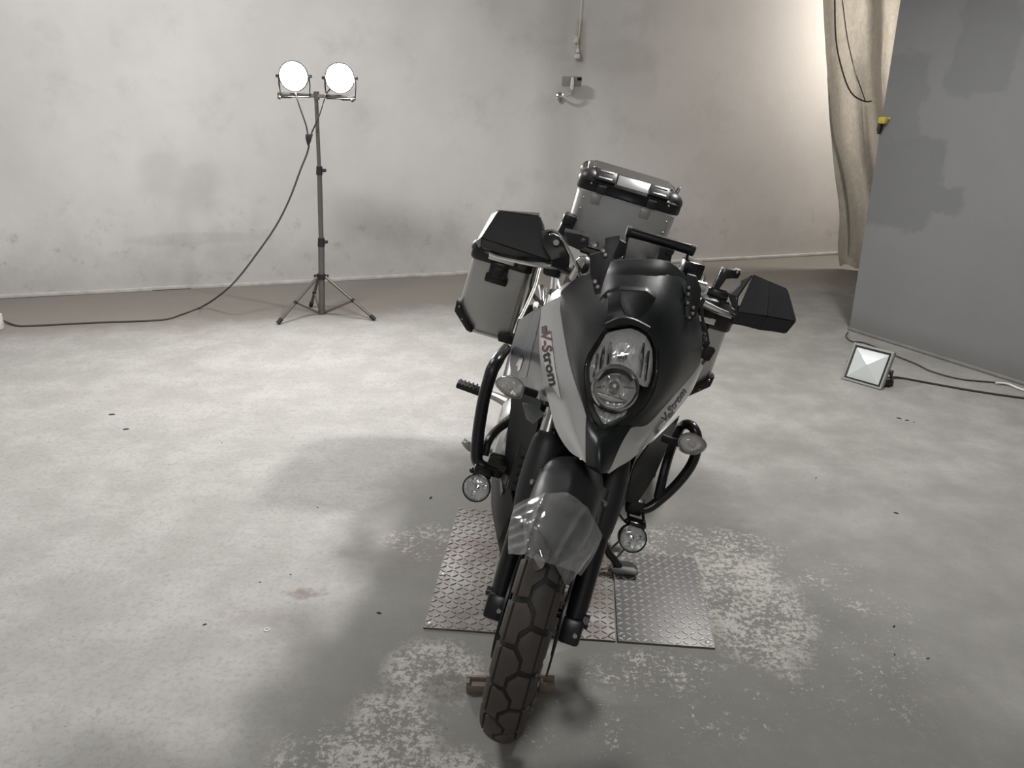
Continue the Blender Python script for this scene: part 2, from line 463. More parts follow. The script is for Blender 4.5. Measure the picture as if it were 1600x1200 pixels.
def grey_wall_mat():
    g = Nodes('grey_painted_wall')
    X, Y, Z = g.xyz()
    mid = g.noise(2.5, 6, 0.6); fine = g.noise(80, 5, 0.7); rag = g.noise(7, 5, 0.6)
    col = g.mix(mid, (0.22, 0.222, 0.225), (0.265, 0.267, 0.27))
    def rect(y0, y1, z0, z1, a):
        w = g.math('MULTIPLY', g.math('SUBTRACT', rag, 0.5), 0.22)
        yy = g.math('ADD', Y, w); zz = g.math('ADD', Z, w)
        m = g.math('MULTIPLY', g.math('MULTIPLY', g.step(yy, y0 - 0.02, y0 + 0.02), g.step(yy, y1 + 0.02, y1 - 0.02)),
                   g.math('MULTIPLY', g.step(zz, z0 - 0.02, z0 + 0.02), g.step(zz, z1 + 0.02, z1 - 0.02)))
        return g.math('MULTIPLY', m, a)
    pz = g.math('MAXIMUM', rect(4.86, 5.45, 0.72, 1.28, 1.0), rect(5.02, 5.45, 1.25, 1.72, 0.8))
    pz = g.math('MAXIMUM', pz, rect(4.62, 4.92, 1.52, 2.25, 0.7))
    pz = g.math('MAXIMUM', pz, rect(4.72, 4.95, 0.85, 1.02, 1.0))
    col = g.mix(g.math('MULTIPLY', pz, 0.38), col, (0.13, 0.134, 0.14))
    col = g.mix(g.math('MULTIPLY', g.step(Z, 0.16, 0.04), 0.4), col, (0.17, 0.165, 0.155))
    g.set(Base_Color=col, Roughness=0.72)
    g.b.inputs['Specular IOR Level'].default_value = 0.3
    g.bump(g.math('ADD', fine, mid), 0.15, 0.004)
    return g.m

M['floor'] = floor_mat(); M['wall'] = wall_mat(); M['grey_wall'] = grey_wall_mat()
M['ceiling'] = simple('ceiling_plaster', (0.42, 0.415, 0.40), 0.85, ns=3)
M['sill'] = simple('mortar_fillet', (0.55, 0.54, 0.51), 0.85, ns=14, var=0.35, bump=0.5)

struct('floor', MB().box((1.0, 2.0, -0.1), (16, 14.4, 0.2)), 'floor')
struct('ceiling', MB().box((1.0, 2.0, 3.7), (16, 14.4, 0.2)), 'ceiling')
WD = Vector((0.9564, 0.2922, 0)); WN = Vector((0.2922, -0.9564, 0))   # far wall: along it, and out of it into the room
RW = Matrix(((WD.x, -WN.x, 0), (WD.y, -WN.y, 0), (0, 0, 1)))
WP = Vector((0, 6.757, 0))
struct('wall_back', MB().box(WP - WN * 0.1 + WD * 0.8 + Vector((0, 0, 1.8)), (15.5, 0.2, 3.6), RW), 'wall')
# low mortar fillet where wall meets floor, broken up in lengths
fil = MB(); sx = -6.0
while sx < 5.2:
    ln = random.uniform(0.25, 0.9)
    c = WP + WD * (sx + ln / 2) + WN * 0.011
    fil.box((c.x, c.y, 0.014 + random.uniform(-0.003, 0.004)), (ln * 1.02, 0.022 + random.uniform(-0.004, 0.004), 0.028), RW, 0.006)
    sx += ln
struct('baseboard_back', fil, 'sill')
PD = Vector((0.5105, -0.8599, 0)); PN = Vector((-0.8599, -0.5105, 0))  # partition: along it, and out of it into the room
p0, p1 = Vector((2.2873, 5.2215, -0.0017)), Vector((2.2632, 5.2621, 2.0286))
le = (p1 - p0).dot(PD) / (p1.z - p0.z)                                   # the free end leans a little
bmw = MB()
a0 = Vector((p0.x, p0.y, 0)); a1 = a0 + PD * (le * 3.6) + Vector((0, 0, 3.6))
b0 = a0 + PD * 10.6; b1 = b0 + Vector((0, 0, 3.6))
bmw.prism([a0, b0, b1, a1], -PN * 0.22)
struct('wall_right', bmw, 'grey_wall')
rf = MB()
c = a0 + PD * 4.0 + PN * 0.012
RP = Matrix(((PD.x, -PN.x, 0), (PD.y, -PN.y, 0), (0, 0, 1)))
rf.box((c.x, c.y, 0.009), (8.0, 0.03, 0.018), RP, 0.006)
struct('baseboard_right', rf, simple('grey_fillet', (0.2, 0.195, 0.185), 0.8, ns=12, var=0.35))
struct('wall_left', MB().box((-6.1, 1.0, 1.8), (0.2, 12, 3.6)), 'wall')
struct('wall_front', MB().box((1.0, -4.1, 1.8), (15, 0.2, 3.6)), 'wall')
struct('wall_far_right', MB().box((8.1, 4.0, 1.8), (0.2, 12, 3.6)), 'wall')

# ------------------------------------------------------------------ chequer plates let into the floor
def plate_mat(name, rust):
    g = Nodes(name)
    n1 = g.noise(6, 7, 0.65); n2 = g.noise(45, 5, 0.7)
    col = g.mix(n2, (0.125, 0.119, 0.115), (0.215, 0.208, 0.203))
    if rust: col = g.mix(g.math('MULTIPLY', g.step(n1, 0.38, 0.6), 0.8), col, g.mix(n2, (0.075, 0.058, 0.045), (0.125, 0.098, 0.078)))
    g.set(Base_Color=col, Metallic=0.3 if rust else 0.4, Roughness=g.math('ADD', 0.36, g.math('MULTIPLY', n1, 0.3)))
    g.bump(n2, 0.2, 0.002)
    return g.m
M['plate_a'] = plate_mat('rusty_chequer_plate', True); M['plate_b'] = plate_mat('chequer_plate', False)
M['lug_metal'] = simple('worn_lug_metal', (0.62, 0.61, 0.60), 0.36, 0.5, ns=30, var=0.25)
M['lug_rust'] = simple('dull_lug_metal', (0.24, 0.215, 0.19), 0.42, 0.6, ns=10, var=0.4)
PA = radians(-4.6); px_, py_ = Vector((cos(PA), sin(PA), 0)), Vector((-sin(PA), cos(PA), 0))
def lug_mesh(mb, c, ang, L, W, Hh):
    dx = px_ * cos(ang) + py_ * sin(ang); dy = Vector((-dx.y, dx.x, 0)); up = Vector((0, 0, Hh))
    b = [c + dx * L / 2, c + dx * L / 5 + dy * W / 2, c - dx * L / 5 + dy * W / 2, c - dx * L / 2, c - dx * L / 5 - dy * W / 2, c + dx * L / 5 - dy * W / 2]
    t = [c + (q - c) * 0.55 + up for q in b]
    mb.rings([b, t])
def plate(corner, w, d, mat, lugmat, label, bolts):
    corner = Vector(corner); TH = 0.006
    t = root('chequer_plate', label, 'floor plate', corner + px_ * w / 2 + py_ * d / 2)
    sl = MB(); R = Matrix(((px_.x, py_.x, 0), (px_.y, py_.y, 0), (0, 0, 1)))
    sl.box(corner + px_ * w / 2 + py_ * d / 2 + Vector((0, 0, TH / 2)), (w - 0.004, d - 0.004, TH), R, 0.0012)
    part('sheet', sl, mat, t)
    lg = MB(); P = 0.0235; nx, ny = int(w / P), int(d / P)
    for i in range(nx):
        for j in range(ny):
            c = corner + px_ * ((i + 0.5) * w / nx) + py_ * ((j + 0.5) * d / ny) + Vector((0, 0, TH))
            lug_mesh(lg, c, radians(38 if (i + j) % 2 else -38), 0.027, 0.0062, 0.0022)
    o = part('tread_lugs', lg, lugmat, t); o['kind'] = 'stuff'
    for bx, by in bolts:
        c = corner + px_ * bx + py_ * by + Vector((0, 0, TH))
        part('bolt', MB().lathe(c, (0, 0, 1), [(0.007, 0), (0.006, 0.003), (0.0, 0.0035)], 12), 'bright_metal', t)
    return t
pc = Vector((-0.2600, 2.0029, 0.0000))
plate(pc, 0.588, 0.725, 'plate_a', 'lug_rust', 'wide rusty chequer plate left of the seam, under the front wheel', [(0.02, 0.02), (0.02, 0.28), (0.57, 0.02)])
plate(pc + px_ * 0.590, 0.292, 0.485, 'plate_b', 'lug_metal', 'narrow bright chequer plate under the side stand', [(0.02, 0.025), (0.27, 0.025)])

# two rusty blocks either side of the tyre
z = Vector((0, 0, 1))
def rusty_block(a, b, label):
    bb = MB(); b0, b1 = Vector(a), Vector(b)
    ax = (b1 - b0).normalized(); ay = Vector((-ax.y, ax.x, 0)); L = (b1 - b0).length
    Rb = Matrix(((ax.x, ay.x, 0), (ax.y, ay.y, 0), (0, 0, 1)))
    bb.box(b0 + ax * L / 2 + ay * 0.016 + z * 0.014, (L, 0.032, 0.027), Rb, 0.003)
    bb.box(b0 + ax * L / 2 + ay * 0.026 + z * 0.032, (L, 0.010, 0.014), Rb, 0.002)
    bb.box(b0 + ax * 0.006 + ay * 0.014 + z * 0.031, (0.010, 0.026, 0.012), Rb, 0.002)
    return single('rusty_block', bb, 'rust_bar', label, 'metal block', b0 + ax * L / 2)
rusty_block((-0.1110, 1.7337, -0.0000), (-0.0514, 1.7327, -0.0000), 'short rusty block on the floor left of the front tyre')
rusty_block((0.0888, 1.7386, 0.0000), (0.1309, 1.7372, 0.0000), 'small rusty block on the floor right of the front tyre, in its shadow')

# washer and grit on the floor
wq = MB(); wc = Vector((-0.7299, 1.9869, 0.0000))
wq.lathe(wc, (0, 0, 1), [(0.004, 0.0), (0.0095, 0.0), (0.0095, 0.002), (0.004, 0.002), (0.004, 0.0)], 16)
single('washer', wq, 'bright_metal', 'small bright washer lying on the floor left of the plates', 'washer', wc)
GRIT = ['large dark chip in the pair on the floor in front of the floodlight',
        'second chip just right of the largest one in front of the floodlight',
        'tiny chip, rightmost of the three in front of the floodlight',
        'dark chip on the floor midway between floodlight and right foreground',
        'tiny chip on the floor right of the right fog lamp',
        'dark chip on the floor right of the pale paint flakes',
        'small chip in front of the dark chip right of the paint flakes',
        'tiny chip, rightmost of those in the right foreground',
        'dark chip on the left floor, nearer of the two below the cable',
        'dark chip on the left floor, farther of the two below the cable',
        'tiny chip on the left floor, midway between lamp stand and rust stain',
        'tiny chip on the floor left of the left fog lamp, well clear of it',
        'tiny chip on the floor just above the rust stain',
        'tiny chip on the floor left of the one above the rust stain',
        'small chip on the floor left of the bright washer',
        'small chip on the floor left of the rusty chequer plate',
        'small chip on the floor beside the back corner of the rusty plate',
        'tiny chip on the floor left of the left fog lamp, farthest from it']
for k, (q, s) in enumerate((((1.9489, 3.6980, 0.0000), 0.03), ((1.9773, 3.6754, -0.0000), 0.022), ((2.0021, 3.6529, 0.0000), 0.012), ((1.5165, 2.7541, 0.0000), 0.02), ((1.3015, 3.0391, 0.0000), 0.012), ((1.2023, 2.0554, 0.0000), 0.016), ((1.1468, 1.9245, 0.0000), 0.012), ((1.2385, 1.9103, 0.0000), 0.012),
                            ((-1.8039, 3.4052, 0.0000), 0.03), ((-1.9488, 3.5721, 0.0000), 0.035), ((-1.3108, 3.2793, 0.0000), 0.010), ((-0.7473, 2.7192, 0.0000), 0.010), ((-0.7336, 2.2726, 0.0000), 0.010), ((-0.8232, 2.2263, -0.0000), 0.010), ((-0.9250, 2.0057, 0.0000), 0.014), ((-0.4047, 2.0764, 0.0000), 0.018), ((-0.3163, 2.8101, 0.0000), 0.02), ((-0.9152, 2.6889, 0.0000), 0.008))):
    q = Vector(q); mb = MB(); a = random.uniform(0, 3); n = 6
    ring = [q + Vector((cos(a) * cos(2 * pi * j / n) * s * 0.5 - sin(a) * sin(2 * pi * j / n) * s * 0.2, sin(a) * cos(2 * pi * j / n) * s * 0.5 + cos(a) * sin(2 * pi * j / n) * s * 0.2, 0)) * 1.0 for j in range(n)]
    mb.rings([ring, [q + (p - q) * 0.7 + Vector((random.uniform(-.2, .2) * s * .2, 0, min(0.004, s * 0.2))) for p in ring]])
    single('grit_chip', mb, 'grit', GRIT[k], 'grit', q, 'dark grit chips scattered on the floor')

# ------------------------------------------------------------------ hanging dirty sheet at the gap
def tarp_mat():
    g = Nodes('dirty_tarpaulin'); X, Y, Z = g.xyz()
    n = g.noise(4, 8, 0.7); wr = g.noise(3.0, 8, 0.75, vec=g.mapped(scale=(6, 6, 2.4)), dist=1.2)
    ln = g.step(g.math('ABSOLUTE', g.math('SUBTRACT', wr, 0.5)), 0.012, 0.0)
    top = g.step(g.math('ADD', Z, g.math('MULTIPLY', n, 0.5)), 2.35, 2.75)
    col = g.mix(n, (0.64, 0.62, 0.57), (0.82, 0.80, 0.76))
    col = g.mix(g.math('MULTIPLY', top, 0.55), col, (0.24, 0.215, 0.18))
    col = g.mix(g.math('MULTIPLY', ln, 0.55), col, (0.2, 0.175, 0.14))
    g.set(Base_Color=col, Roughness=0.6)
    g.bump(wr, 0.9, 0.05)
    tl = g.n('ShaderNodeBsdfTranslucent'); g.link(col, tl.inputs[0])
    mx = g.n('ShaderNodeMixShader'); mx.inputs[0].default_value = 0.62
    g.link(g.b.outputs[0], mx.inputs[1]); g.link(tl.outputs[0], mx.inputs[2])
    g.link(mx.outputs[0], g.t.nodes['Material Output'].inputs[0])
    return g.m
edge = [(2.3754, 7.0200, 2.4371), (2.4180, 7.0200, 2.1671), (2.5096, 7.0400, 1.6983), (2.6251, 7.0600, 1.2523), (2.7395, 7.0700, 0.8358), (2.8298, 7.0800, 0.5098), (2.8693, 7.0800, 0.2012), (2.9166, 7.0800, 0.0175)]
edge = [Vector(e) for e in catmull(edge, 4)]
rows = []
for i, e in enumerate(edge):
    t = i / (len(edge) - 1); row = []
    for j in range(33):
        s = j / 32
        x = s * 1.25
        wv = 0.05 * sin(9 * s * 2 + 1.3 * t) + 0.03 * sin(23 * s + 4 * t) + 0.02 * sin(47 * s - 6 * t)
        sag = 0.04 * sin(14 * t + 7 * s) * (1 - t)
        dz = 0.0 if t < 0.9 else (t - 0.9) / 0.1 * (-0.10 * s * 4 + 0.05 * sin(30 * s))
        row.append(e + Vector((x, -0.42 * s + wv * min(1, s * 6) + sag, max(dz, -e.z + 0.02))))
    rows.append(row)
mbc = MB().patch(rows, 1, 1, 0.003)
c0 = edge[-1] + Vector((0.5, -0.2, 0)); c0.z = 0
cur = root('hanging_sheet', 'dirty crumpled off-white plastic sheet hanging in the gap by the grey partition', 'curtain', c0)
part('sheet', mbc, tarp_mat(), cur, 80)
# ropes sagging across it
part('cord', MB().tube([(2.4593, 6.9500, 2.2526), (2.5290, 6.9500, 1.8870), (2.6153, 6.9400, 1.6512), (2.7122, 6.9300, 1.4833), (2.8229, 6.9200, 1.4218), (2.8769, 6.9000, 1.4233)], 0.006, 6, 4), 'cord_brown', cur)
part('cord', MB().tube([(2.5340, 6.9500, 2.1636), (2.6167, 6.9400, 1.8881), (2.7103, 6.9200, 1.6527), (2.8292, 6.9100, 1.4222)], 0.004, 6, 4), 'cord_brown', cur)
# hem fold near the edge
part('fold', MB().tube([(2.5371, 7.0300, 1.6014), (2.6422, 7.0300, 1.1777), (2.7490, 7.0300, 0.9198), (2.8525, 7.0300, 0.6274), (2.9209, 7.0300, 0.3530), (2.9534, 7.0300, 0.1274)], [0.004, 0.012, 0.014, 0.014, 0.01, 0.004], 8, 4), M['dirty_tarp'] if 'dirty_tarp' in M else bpy.data.materials['dirty_tarpaulin'], cur)
yc = MB(); q = Vector((2.2659, 5.2183, 1.3519)); yc.box(q, (0.05, 0.035, 0.04), RP, 0.008); yc.box(q + Vector((0.03, 0, 0.012)), (0.04, 0.02, 0.015), RP, 0.005)
single('yellow_clip', yc, 'yellow', 'small yellow clip on the edge of the grey partition', 'clip', q)
yk = MB(); q = Vector((2.2609, 5.2365, 1.3092)); yk.box(q, (0.022, 0.03, 0.05), RP, 0.005); yk.box(q + Vector((0, 0, -0.03)), (0.012, 0.02, 0.02), RP, 0.003)
single('black_clip', yk, 'cable', 'small black clip under the yellow clip on the partition edge', 'clip', q)

# ------------------------------------------------------------------ things on the far wall
def wl(q, a=0, b=0, z=0): return Vector(q) + WD * a + WN * b + Vector((0, 0, z))
q = Vector((0.3991, 6.8792, 1.5328))
wt = root('wall_camera', 'small grey box on a chrome bracket fixed to the far wall below the white cord', 'wall box', q)
part('body', MB().box(wl(q, 0, 0.11), (0.152, 0.05, 0.074), RW, 0.008), 'flood_grey', wt)
part('lens_window', MB().box(wl(q, 0.052, 0.137, 0.02), (0.034, 0.008, 0.022), RW, 0.002), 'gloss_black', wt)
part('side_cap', MB().box(wl(q, 0.077, 0.112, 0.0), (0.006, 0.046, 0.07), RW, 0.002), 'white_plastic', wt)
part('clamp', MB().tube([wl(q, -0.008, 0.142, 0.03), wl(q, -0.010, 0.146, -0.02), wl(q, -0.012, 0.142, -0.06)], [0.010, 0.015, 0.012], 10, 3), 'white_plastic', wt)
part('arm', MB().tube([wl(q, -0.012, 0.13, -0.055), wl(q, -0.008, 0.12, -0.085), wl(q, -0.03, 0.09, -0.11), wl(q, -0.055, 0.04, -0.115), wl(q, -0.058, -0.01, -0.115)], 0.010, 10, 4), 'chrome', wt)
part('wall_flange', MB().lathe(wl(q, -0.058, 0.0, -0.115), WN, [(0.0, 0.012), (0.02, 0.012), (0.032, 0.004), (0.033, -0.004)], 20), 'bright_metal', wt)
part('stem', MB().tube([wl(q, -0.058, 0.02, -0.12), wl(q, -0.06, 0.02, -0.16)], [0.012, 0.008], 10), 'steel', wt)

q = Vector((0.4633, 6.8988, 1.7341)); e0 = Vector((0.4902, 6.8861, 2.2615))
wc_ = root('white_cable', 'thin white cord with switch and plug hanging on the far wall', 'cord', q)
part('cable', MB().tube([e0, Vector((0.4840, 6.8843, 1.9674)), Vector((0.4741, 6.8812, 1.8514)), Vector((0.4728, 6.8808, 1.7672))], 0.0028, 8, 3), 'white_plastic', wc_)
part('switch', MB().box(Vector((0.4553, 6.8702, 1.8416)), (0.028, 0.026, 0.045), RW, 0.006).box(Vector((0.4456, 6.8620, 1.8599)), (0.02, 0.02, 0.014), RW, 0.004), 'white_plastic', wc_)
part('socket', MB().box(Vector((0.4713, 6.8751, 1.7200)), (0.038, 0.034, 0.036), RW, 0.008), 'white_plastic', wc_)
part('plug', MB().tube([Vector((0.4738, 6.8759, 1.7766)), Vector((0.4726, 6.8755, 1.7483))], [0.008, 0.014], 10), 'white_plastic', wc_)

# ------------------------------------------------------------------ the lit tripod work lamp
SY = 5.37
base = Vector((-1.3272, 5.3588, 0.0000)); base.z = 0
ls = root('work_light_stand', 'grey tripod stand with two lit round work lamps near the far wall', 'work light', base)
P_ = lambda x, y, dy=0.0: Vector(x)
part('pole', MB().tube([(-1.3335, 5.3700, 0.0105), (-1.3039, 5.3700, 0.4992)], 0.021, 14), 'stand_steel', ls)
part('pole', MB().tube([(-1.3048, 5.3700, 0.4861), (-1.2833, 5.3700, 0.9739)], 0.0165, 14), 'stand_steel', ls)
part('pole', MB().tube([(-1.2845, 5.3700, 0.9576), (-1.2719, 5.3700, 1.4231)], 0.0125, 14), 'stand_steel', ls)
for a, b, r in (((-1.3057, 5.3700, 0.4731), (-1.3018, 5.3700, 0.5295), 0.024), ((-1.2854, 5.3700, 0.9454), (-1.2816, 5.3700, 0.9983), 0.021)):
    o = part('collar', MB().cyl(a, b, r, r * 0.92, 14), 'rubber', ls)
    k0 = Vector(b); part('knob', MB().cyl(k0 + Vector((0.02, 0, -0.025)), k0 + Vector((0.042, 0, -0.025)), 0.012, 0.010, 10), 'rubber', o)
part('leg_bracket', MB().cyl((-1.3214, 5.3700, 0.2475), (-1.3189, 5.3700, 0.2833), 0.028, None, 14).box((-1.3199, 5.3700, 0.2699), (0.10, 0.03, 0.014), None, 0.004), 'rubber', ls)
part('foot_spreader', MB().cyl((-1.3338, 5.3700, 0.0059), (-1.3322, 5.3700, 0.0290), 0.026, None, 14).box((-1.3345, 5.3700, -0.0034), (0.11, 0.04, 0.006), None, 0.002), 'stand_steel', ls)
top_b = Vector((-1.3202, 5.3700, 0.2655)); low_b = Vector((-1.3332, 5.3700, 0.0151))
for foot in ((-1.5628, 5.1008, 0.0000), (-0.9444, 5.2278, 0.0000), (-1.4488, 5.5307, 0.0000)):
    f = Vector(foot); f.z = 0.012; d = (f - top_b); d.z = 0; d.normalize()
    s = top_b + d * 0.035
    o = part('leg', MB().tube([s, f], 0.0105, 10), 'stand_steel', ls)
    dd = (f - s).normalized()
    part('rubber_foot', MB().tube([f - dd * 0.035, f + dd * 0.004], 0.0145, 10), 'rubber', o)
    part('brace', MB().tube([low_b + d * 0.03, s.lerp(f, 0.56)], 0.007, 8), 'stand_steel', ls)
    part('joint', MB().ball(s.lerp(f, 0.56), 0.015), 'rubber', ls)
ba, bb2 = Vector((-1.5137, 5.3700, 1.4381)), Vector((-1.0285, 5.3700, 1.4272))
barv = (bb2 - ba).normalized()
part('crossbar', MB().box((ba + bb2) / 2, ((bb2 - ba).length, 0.022, 0.022), Matrix.Rotation(-math.atan2(barv.z, barv.x), 3, 'Y'), 0.003), 'stand_steel', ls)
part('crossbar_mount', MB().cyl((-1.2689, 5.3700, 1.4079), (-1.2694, 5.3700, 1.4574), 0.018, None, 14).box((-1.2676, 5.3700, 1.4270), (0.1, 0.03, 0.012), None, 0.003), 'stand_steel', ls)
for q in ((-1.4698, 5.3700, 1.4312), (-1.0693, 5.3700, 1.4227)):
    part('end_clamp', MB().box(q, (0.09, 0.035, 0.034), None, 0.008).ball(Vector(q) + Vector((0.03 if q[0] > -1.3 else -0.03, -0.02, -0.012)), 0.013), 'stand_steel', ls)
for c_, ya in (((-1.3984, 5.3500, 1.5459), (440, 480)), ((-1.1107, 5.3500, 1.5394), (512, 549))):
    c_ = Vector(c_); fwd = Vector((0.02, -1, -0.04)).normalized() if c_.x < -1.3 else Vector((0.12, -1, -0.04)).normalized()
    h = part('lamp_head', MB().lathe(c_, fwd, [(0.0, -0.05), (0.05, -0.05), (0.075, -0.035), (0.088, -0.012), (0.092, 0.0), (0.092, 0.008), (0.084, 0.008), (0.082, 0.001), (0.0, 0.001)], 36), 'dark_metal', ls)
    part('lit_lens', MB().lathe(c_, fwd, [(0.0905, 0.006), (0.078, 0.0105), (0.05, 0.0145), (0.02, 0.016), (0.0, 0.0155)], 36), 'lit_lamp_face', h)
    for k in range(5):
        a = -0.05 + 0.025 * k
        part('cooling_fin', MB().box(c_ - fwd * 0.055 + Vector((a, 0, 0)), (0.004, 0.03, 0.11), None, 0.001), 'dark_metal', h)
    s = Vector((1, 0, 0))
    part('yoke', MB().tube([c_ + s * 0.094, c_ + s * 0.096 + Vector((0, 0, -0.05)), c_ + s * 0.09 + Vector((0, 0, -0.122)), c_ - s * 0.09 + Vector((0, 0, -0.122)), c_ - s * 0.096 + Vector((0, 0, -0.05)), c_ - s * 0.094], 0.005, 8), 'dark_metal', ls)
    for sg in (-1, 1): part('yoke_bolt', MB().cyl(c_ + s * 0.09 * sg, c_ + s * 0.112 * sg, 0.009, None, 10), 'dark_metal', ls)
part('lamp_cable', MB().tube([(-1.4100, 5.3800, 1.5004), (-1.3893, 5.3400, 1.4295), (-1.3651, 5.3300, 1.3464), (-1.3395, 5.3300, 1.2582), (-1.3317, 5.3300, 1.1999)], 0.0048, 8, 4), 'cable', ls)
part('lamp_cable', MB().tube([(-1.1559, 5.3800, 1.4970), (-1.1956, 5.3450, 1.4516), (-1.2237, 5.3450, 1.3941), (-1.2498, 5.3300, 1.3177), (-1.2970, 5.3300, 1.2278), (-1.3113, 5.3300, 1.2003)], 0.0048, 8, 4), 'cable', ls)
part('cable_junction', MB().prism([(-1.3442, 5.3400, 1.2030), (-1.2991, 5.3400, 1.2037), (-1.3169, 5.3400, 1.1563), (-1.3314, 5.3400, 1.1284), (-1.3390, 5.3400, 1.1362), (-1.3463, 5.3400, 1.1755)], (0, -0.022, 0), 0.004), 'rubber', ls)
cp = [(-1.3286, 5.3300, 1.1332), (-1.3496, 5.3300, 1.0734), (-1.3911, 5.3200, 0.9856), (-1.4767, 5.3000, 0.7913), (-1.5791, 5.2800, 0.6137), (-1.7144, 5.2500, 0.4345), (-1.8303, 5.2200, 0.2924), (-1.9375, 5.2000, 0.1905)]
single('power_cable', MB().tube(cp + [(-2.1850, 5.4448, 0.0200), (-2.2777, 5.2623, 0.0060), (-2.3649, 5.1349, 0.0060), (-2.7529, 5.0520, 0.0060), (-3.1221, 4.9578, 0.0060), (-3.2104, 4.9525, 0.0060), (-3.3029, 4.9984, 0.0120), (-3.3715, 5.0214, 0.0300), (-3.4106, 5.0102, 0.0500)], 0.0062, 8, 4), 'cord_brown',
       'thin dark cable running from the lit lamp stand along the floor', 'cable', (-2.2864, 5.2822, 0.0000))
q = Vector((-3.2942, 4.8559, 0.0000)); wb_ = MB(); wb_.box(q + Vector((-0.03, 0.03, 0.05)), (0.11, 0.06, 0.1), RW, 0.008); wb_.box(q + Vector((-0.03, 0.0, 0.06)), (0.05, 0.012, 0.05), RW, 0.004)
single('socket_block', wb_, 'white_plastic', 'white socket block on the floor at the far left, end of the dark cable', 'socket', q)

# ------------------------------------------------------------------ unlit floodlight on the floor by the partition
bl, br = Vector((1.8658, 4.2542, 0.0000)), Vector((2.0228, 4.0848, 0.0000))
fx = (br - bl).normalized(); W_ = (br - bl).length
back = Vector((-fx.y, fx.x, 0)); tilt = radians(24)
fz = (back * sin(tilt) + Vector((0, 0, cos(tilt)))).normalized(); fn = fx.cross(fz)   # fn points to the camera side
if fn.y > 0: fn = -fn
fc = lambda a, b, c=0: bl + fx * (a * W_) + fz * (b * HF) + fn * c
HF = W_ * 0.95
fl_ = root('floodlight', 'unlit square grey floodlight leaning on the floor beside the grey partition', 'floodlight', bl + fx * W_ / 2)
fr = MB()
def frame_ring(m0, d): return [fc(m0, m0, d), fc(1 - m0, m0, d), fc(1 - m0, 1 - m0, d), fc(m0, 1 - m0, d)]
fr.loops([frame_ring(0, -0.02), frame_ring(0, 0.0), frame_ring(0.02, 0.006), frame_ring(0.055, 0.006), frame_ring(0.075, -0.002)])
part('frame', fr, 'flood_grey', fl_)
gk = MB(); gk.loops([frame_ring(0.07, 0.0), frame_ring(0.08, 0.004), frame_ring(0.105, 0.004), frame_ring(0.115, -0.004)])
part('gasket', gk, 'rubber', fl_)
def flood_glass():
    g = Nodes('frosted_flood_glass')
    g.set(Base_Color=g.mix(g.noise(9, 3), (0.50, 0.53, 0.52), (0.62, 0.65, 0.64)), Roughness=0.22)
    g.b.inputs['Coat Weight'].default_value = 0.6
    return g.m
rf_ = MB()      # pyramid reflector behind the glass
ctr = fc(0.5, 0.52, -0.002)
r1 = [Vector(p) for p in frame_ring(0.10, 0.002)]; r2 = [Vector(p) for p in frame_ring(0.19, 0.006)]
rf_.loops([r1, r2]); vs = [rf_._v(p) for p in r2] + [rf_._v(fc(0.5, 0.52, 0.016))]
for k in range(4): rf_._f([vs[k], vs[(k + 1) % 4], vs[4]])
part('glass', rf_, flood_glass(), fl_, 3)
bk = MB(); bk.loops([frame_ring(0.03, -0.02), frame_ring(0.06, -0.05), frame_ring(0.18, -0.075)], True)
part('housing', bk, 'flood_grey', fl_)
for k in range(7): part('cooling_fin', MB().box(fc(0.2 + 0.1 * k, 0.5, -0.085), (0.005, 0.03, HF * 0.6), Matrix((fx, -fn, fz)).transposed(), 0.001), 'flood_grey', fl_)
part('stand_bracket', MB().tube([fc(1.03, 0.5, -0.03), Vector((*fc(1.03, 0.1, -0.11).xy, 0.012)), Vector((*fc(-0.03, 0.1, -0.11).xy, 0.012)), fc(-0.03, 0.5, -0.03)], 0.009, 8), 'dark_metal', fl_)
for a in (1.0, -0.03): part('bracket_bolt', MB().cyl(fc(a, 0.5, -0.03), fc(a + 0.06, 0.5, -0.03), 0.014, None, 12), 'dark_metal', fl_)
part('stopper', MB().box(Vector((*fc(0.97, 0.03, -0.10).xy, 0.02)), (0.05, 0.03, 0.035), None, 0.006), 'dark_metal', fl_)
c0 = fc(0.6, 0.3, -0.08)
single('black_cable', MB().tube([c0, (2.1225, 4.2348, 0.0200), (2.2048, 4.2759, 0.0060), (2.3332, 4.2013, 0.0060), (2.4708, 4.1200, 0.0060), (2.6092, 4.0509, 0.0060), (2.7490, 3.9931, 0.0060), (2.9727, 3.9144, 0.0060)], 0.006, 8, 4), 'cable',
       'black cord running from the floor floodlight to the right', 'cable', (2.3421, 4.2173, 0.0000))
single('dark_wire', MB().tube([(2.2390, 5.1239, 0.0100), (2.1986, 5.0501, 0.0060), (2.1901, 4.9413, 0.0060), (2.2670, 4.9061, 0.0060), (2.3375, 4.7080, 0.0060), (2.4110, 4.5240, 0.0060), (2.4437, 4.3932, 0.0060), (2.5496, 4.2727, 0.0060), (2.7081, 4.2298, 0.0060), (2.7834, 4.2036, 0.0060)], 0.0045, 8, 4), 'cord_brown',
       'thin dark wire lying on the floor along the grey partition', 'cable', (2.4202, 4.5412, 0.0000))
single('white_wire', MB().tube([(2.7143, 4.2046, 0.0120), (2.7764, 4.1930, 0.0100), (2.8067, 4.1216, 0.0080), (2.8905, 3.9998, 0.0060)], 0.006, 8, 4), 'white_plastic',
       'short white wire end on the floor at the far right, past the thin dark wire', 'cable', (2.8008, 4.2001, 0.0000))

